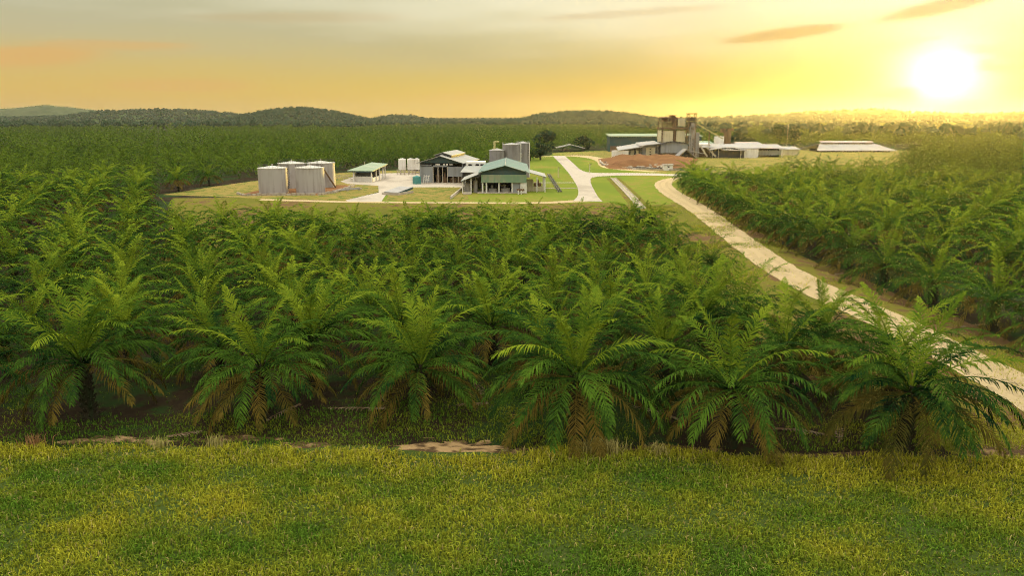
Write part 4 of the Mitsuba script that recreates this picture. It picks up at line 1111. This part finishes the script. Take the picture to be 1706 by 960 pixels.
for q, (x0, z0, x1) in enumerate(((87.2, 5.2, 90.2), (89.8, 5.0, 94.2))):
    t = thing('feed_conveyor', ('left', 'right')[q] + ' one of two short steep conveyors at the foot of the lift tower', 'conveyor')
    put('gantry', bar((x0, 369.5, z0), (x1, 368.5, 0.6), 0.7, 0.5), 'stone_mat', t)
    put('leg', bar(((x0 + x1) / 2, 369, 0), ((x0 + x1) / 2, 369, z0 / 2), 0.2), 'dark_steel', t)

# little A-frame roof, white hut
t = thing('a_frame_shed', 'small shed with steep dark A-frame roof before the arched hall', 'shed')
put('roof', [slab([(74.6, 362, 0.6), (79.1, 362, 4.4), (79.1, 370, 4.4), (74.6, 370, 0.6)], 0.3), slab([(79.1, 362, 4.4), (83.6, 362, 0.6), (83.6, 370, .6), (79.1, 370, 4.4)], 0.3)], 'pale_roof', t)
put('gable_wall', prism([(76, 0.5), (82.2, .5), (79.1, 3.7)], 362.8, 363.1), 'dark_inside', t)
put('porch_roof', slab([(79.8, 361.5, 3.9), (87.0, 361.5, 2.5), (87, 366, 2.3), (81.0, 366, 3.4)], 0.25), 'pale_roof', t)
put('wall', bx(75.2, 83.0, 363.2, 369.5, 0, 0.9), 'dark_steel', t)
t = thing('white_hut', 'small white hut with one dark window at the foot of the red earth mound', 'hut')
put('wall', bx(53.4, 56.6, 279.8, 282.5, 0, 2.0), 'white_paint', t)
put('roof', bx(53.2, 56.8, 279.5, 282.8, 2.003, 2.16), 'pale_roof', t)
put('window', bx(54.7, 55.3, 279.72, 279.79, 1.0, 1.6), 'dark_inside', t)

# red earth mound with pale rocks
gx2, gy2 = np.linspace(34, 86, 70), np.linspace(285, 366, 60)
A, B = np.meshgrid(gx2, gy2)
cx = np.interp(B, [285, 368], [49, 63])
hx = np.interp(B, [285, 368], [14, 24])
prof = np.clip(1 - ((A - cx) / hx) ** 2, 0, 1) ** 0.6 * smooth(285, 300, B) * smooth(368, 345, B)
Z = prof * (2.3 + 3.4 * (meshkit.fbm(np.stack([A / 6, B / 10, 0 * A], -1), 5, seed=4) - 0.42)) - 0.05
i = (np.arange(59)[:, None] * 70 + np.arange(69)[None]).ravel()
tag(put('earth_mound', trimesh.Trimesh(np.stack([A.ravel(), B.ravel(), Z.ravel()], 1), np.vstack([np.stack([i, i + 1, i + 71], 1), np.stack([i, i + 71, i + 70], 1)]), process=False), 'red_earth', smooth=True), kind='structure')
rr = np.random.default_rng(8)
rocks = []
for q in range(46):
    m = trimesh.creation.icosphere(subdivisions=1, radius=1)
    m.vertices *= rr.uniform(0.6, 1.3, (len(m.vertices), 1)) * np.array([rr.uniform(.4, 1.1), rr.uniform(.4, 1.1), rr.uniform(.25, .5)])
    x, y = (rr.normal(51, 3.0), rr.normal(292, 4)) if q < 26 else (rr.normal(40, 2.0), rr.normal(318, 6))
    m.apply_translation([x, y, float(np.interp(y, [285, 300], [0.2, 2.0])) if q < 26 else 0.4])
    rocks.append(m)
tag(put('rubble', rocks, 'stone_mat'), 'pale broken rubble on the red earth mound', 'rubble', kind='stuff')
t = thing('retaining_kerb', 'low curved pale kerb and dark pipe round the foot of the earth mound', 'kerb')
kb = chaikin([(38, 345), (35.5, 315), (38, 295), (46, 284), (60, 278), (70, 276)], 2)
for (x0, y0), (x1, y1) in zip(kb[:-1], kb[1:]):
    put('kerb_stone', bar((x0, y0, 0.25), (x1, y1, 0.25), 0.6, 0.5), 'stone_mat', t)
put('pipe', [rod((*(p + [1.6, 1.6]), 0.5), (*(q + [1.6, 1.6]), 0.5), 0.22, 8) for p, q in zip(kb[4:-1], kb[5:])], 'dark_steel', t)

# right-hand sheds
t = thing('low_shed', 'long low shed with pale roof and dark open front right of the lift tower', 'building')
put('roof', slab([(88.5, 371.5, 4.9), (128.5, 376.5, 4.2), (130, 392, 5.6), (91, 392, 5.9)], 0.3), 'pale_roof', t)
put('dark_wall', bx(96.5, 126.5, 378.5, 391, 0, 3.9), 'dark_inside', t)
put('mauve_wall', [bx(114.5, 127, 377.6, 378.4, 0.9, 3.2)], 'grey_sheet', t)
for x in (97.4, 106.9, 127.4):
    put('post', bx(x - .2, x + .2, 376.8, 377.2, 0, 3.9), 'white_paint', t)
t = thing('porch', 'small porch with two pale sloping roof pieces before the low shed', 'shed')
put('roof', [slab([(90.8, 368, 3.8), (98.0, 368, 4.9), (98.5, 373, 5.2), (92, 373, 4.3)], .25), slab([(103.0, 369, 4.6), (108.4, 369, 3.9), (108.4, 373, 4.1), (103.5, 373, 4.9)], .25), slab([(96.5, 367.5, 3.9), (108, 367.5, 3.5), (108, 371, 3.7), (96.5, 371, 4.1)], .2)], 'pale_roof', t)
put('wall', bx(93.5, 107.4, 369.5, 372.5, 0, 3.3), 'dark_steel', t)
for x in (92.4, 95.2, 105.5):
    put('post', bx(x - .15, x + .15, 368.2, 368.5, 0, 3.6), 'stone_mat', t)
t = thing('white_box_building', 'plain white box building among the right hand sheds, just above the palms', 'building')
put('wall', bx(107.7, 114.2, 370.5, 377.3, 0, 4.0), 'white_paint', t)
put('roof', bx(107.5, 114.4, 370.3, 377.5, 4.003, 4.2), 'pale_roof', t)
t = thing('white_round_tank', 'round white tank rising behind the low shed at the end of the conveyor', 'tank')
put('shell', cyl(101.8, 394.5, 0, 9.2, 2.4, 36), 'white_paint', t, smooth=40)
put('roof', cone_roof(101.8, 394.5, 9.203, 2.5, 0.3, 36), 'white_paint', t)
t = thing('brown_silo', 'dark brown cylinder with roof gear behind the white round tank', 'silo')
put('shell', cyl(108.6, 405, 0, 11.8, 1.9, 24), 'rust', t, smooth=40)
put('gear', [bx(105.2, 107.4, 404, 406, 11.0, 13.0), bx(108.4, 111.5, 404, 406, 11.8, 13.0)], 'rust', t)
for q, (x, y, w, h, lab) in enumerate(((89.5, 396, 10, 6.4, 'dark green roofed shed just right of the silo tower'), (117, 420, 14, 5.3, 'far small shed with pale pitched roof behind the low shed'), (131, 398, 12, 3.6, 'pale low shed at the right end of the low shed'))):
    t = thing('back_shed', lab, 'building')
    put('wall', bx(x, x + w, y, y + 8, 0, h - .9), 'dark_steel' if q < 2 else 'cream_paint', t)
    put('roof', [slab([(x - .5, y - .6, h - .7), (x + w + .5, y - .6, h - .7), (x + w - 1, y + 4, h + .6), (x + 1, y + 4, h + .6)], .2), slab([(x + 1, y + 4, h + .6), (x + w - 1, y + 4, h + .6), (x + w + .5, y + 8.6, h - .7), (x - .5, y + 8.6, h - .7)], .2)], 'pale_green_roof' if q == 0 else 'pale_roof', t)
t = thing('small_white_shed', 'small white roofed shed directly at the foot of the lift tower on the right', 'shed')
put('wall', bx(86.9, 94.0, 380.5, 386, 0, 4.3), 'rust', t)
put('roof', slab([(86.6, 380, 5.9), (94.4, 380, 5.9), (94.4, 387, 6.5), (86.6, 387, 6.5)], 1.4), 'white_paint', t)

# far long shed on the right
t = thing('long_shed', 'long shed with pale mauve roof standing alone in the sunlit plantation on the right', 'building')
put('roof', [slab([(165.5, 434, 0.9), (209, 434, 0.9), (200.5, 444, 4.4), (170.5, 444, 4.4)], .25), slab([(170.5, 444, 4.4), (200.5, 444, 4.4), (207, 454, 1.5), (163.5, 454, 1.5)], .25)], 'pale_roof', t)
put('ridge_monitor', [slab([(170.8, 442.6, 5.0), (199.8, 442.6, 5.0), (199.8, 446, 5.7), (170.8, 446, 5.7)], .3)], 'pale_roof', t)
put('monitor_wall', bx(171.2, 199.4, 443.2, 445.6, 4.0, 4.95), 'rust', t)
put('wall', bx(168, 206, 436, 452, 0, 1.4), 'dark_inside', t)
for q, (x, y, h, lab) in enumerate(((224.8, 430, 5.2, 'pale pole rising from the sunlit palms at the far right'), (171.6, 500, 14.6, 'tall thin pole left of the dark tall tree near the horizon'), (-48.5, 262, 4.0, 'thin lamp pole behind the steel tanks'),
                                   (25.6, 262, 3.2, 'short lamp pole at the road junction'), (14.3, 246, 3.0, 'short post on the lawn by the pipe line'))):
    t = thing('pole', lab, 'pole')
    put('shaft', rod((x, y, 0), (x, y, h), 0.12 if y < 300 else 0.22, 8), 'cream_paint', t)
    put('lamp_head', bx(x - .1, x + .7, y - .12, y + .12, h, h + .14), 'dark_steel', t)


def broadleaf(x, y, h, r, seed, lab, cat='tree', group=None):
    rg = np.random.default_rng(seed)
    t = thing('broadleaf_tree', lab, cat, group)
    put('trunk', [cyl(x, y, 0, h * .55, r * .09 + .1, 8, r * .05 + .05)] + [rod((x, y, h * .4), (x + r * .5 * math.cos(a), y + r * .5 * math.sin(a), h * .72), r * .035 + .04, 6) for a in (0.3, 2.2, 4.4)], 'bark', t)
    n = 900
    cl = rg.normal(0, 1, (14, 3)) * np.array([r * .42, r * .42, h * .18]) + np.array([0, 0, h * .68])
    c = cl[rg.integers(0, 14, n)] + rg.normal(0, 1, (n, 3)) * np.array([r * .22, r * .22, h * .08])
    e1 = rg.normal(0, 1, (n, 3)) * r * 0.10
    e2 = rg.normal(0, 1, (n, 3)) * r * 0.10
    v = np.stack([c - e1, c + e2, c + e1, c - e2], 1).reshape(-1, 3) + np.array([x, y, 0])
    k = np.arange(n) * 4
    put('crown', trimesh.Trimesh(v, np.vstack([np.stack([k, k + 1, k + 2], 1), np.stack([k, k + 2, k + 3], 1)]), process=False), 'leaf_wood', t)


broadleaf(168.5, 505, 14.5, 4.2, 1, 'tall dark tree standing right of the thin pole near the horizon')
broadleaf(181, 515, 10, 5.5, 2, 'lower round tree right of the tall dark tree')
broadleaf(133, 470, 8, 5, 3, 'round tree behind the low shed right of the silo tower')
broadleaf(12.5, 352, 6.5, 3.2, 4, 'dark tree at the left end of the orange field, right of the silos')
broadleaf(7.8, 345, 6, 3.0, 5, 'dark tree right behind the silos of the green hall')
broadleaf(18.0, 440, 9, 6.0, 6, 'dark bluish tree behind the orange field left of the chevron shed')
broadleaf(42.0, 466, 8, 6.0, 7, 'dark tree behind the chevron shed')

# ------------------------------------------------------------------ the air
scene['haze'] = {'type': 'cube', 'to_world': T().translate([0, 3300, 62]) @ T().scale([5600, 3700, 66]), 'bsdf': {'type': 'null'}, 'interior': {'type': 'ref', 'id': 'haze_medium'}}
tag('haze', 'warm evening haze over the plantation', 'haze', kind='stuff')
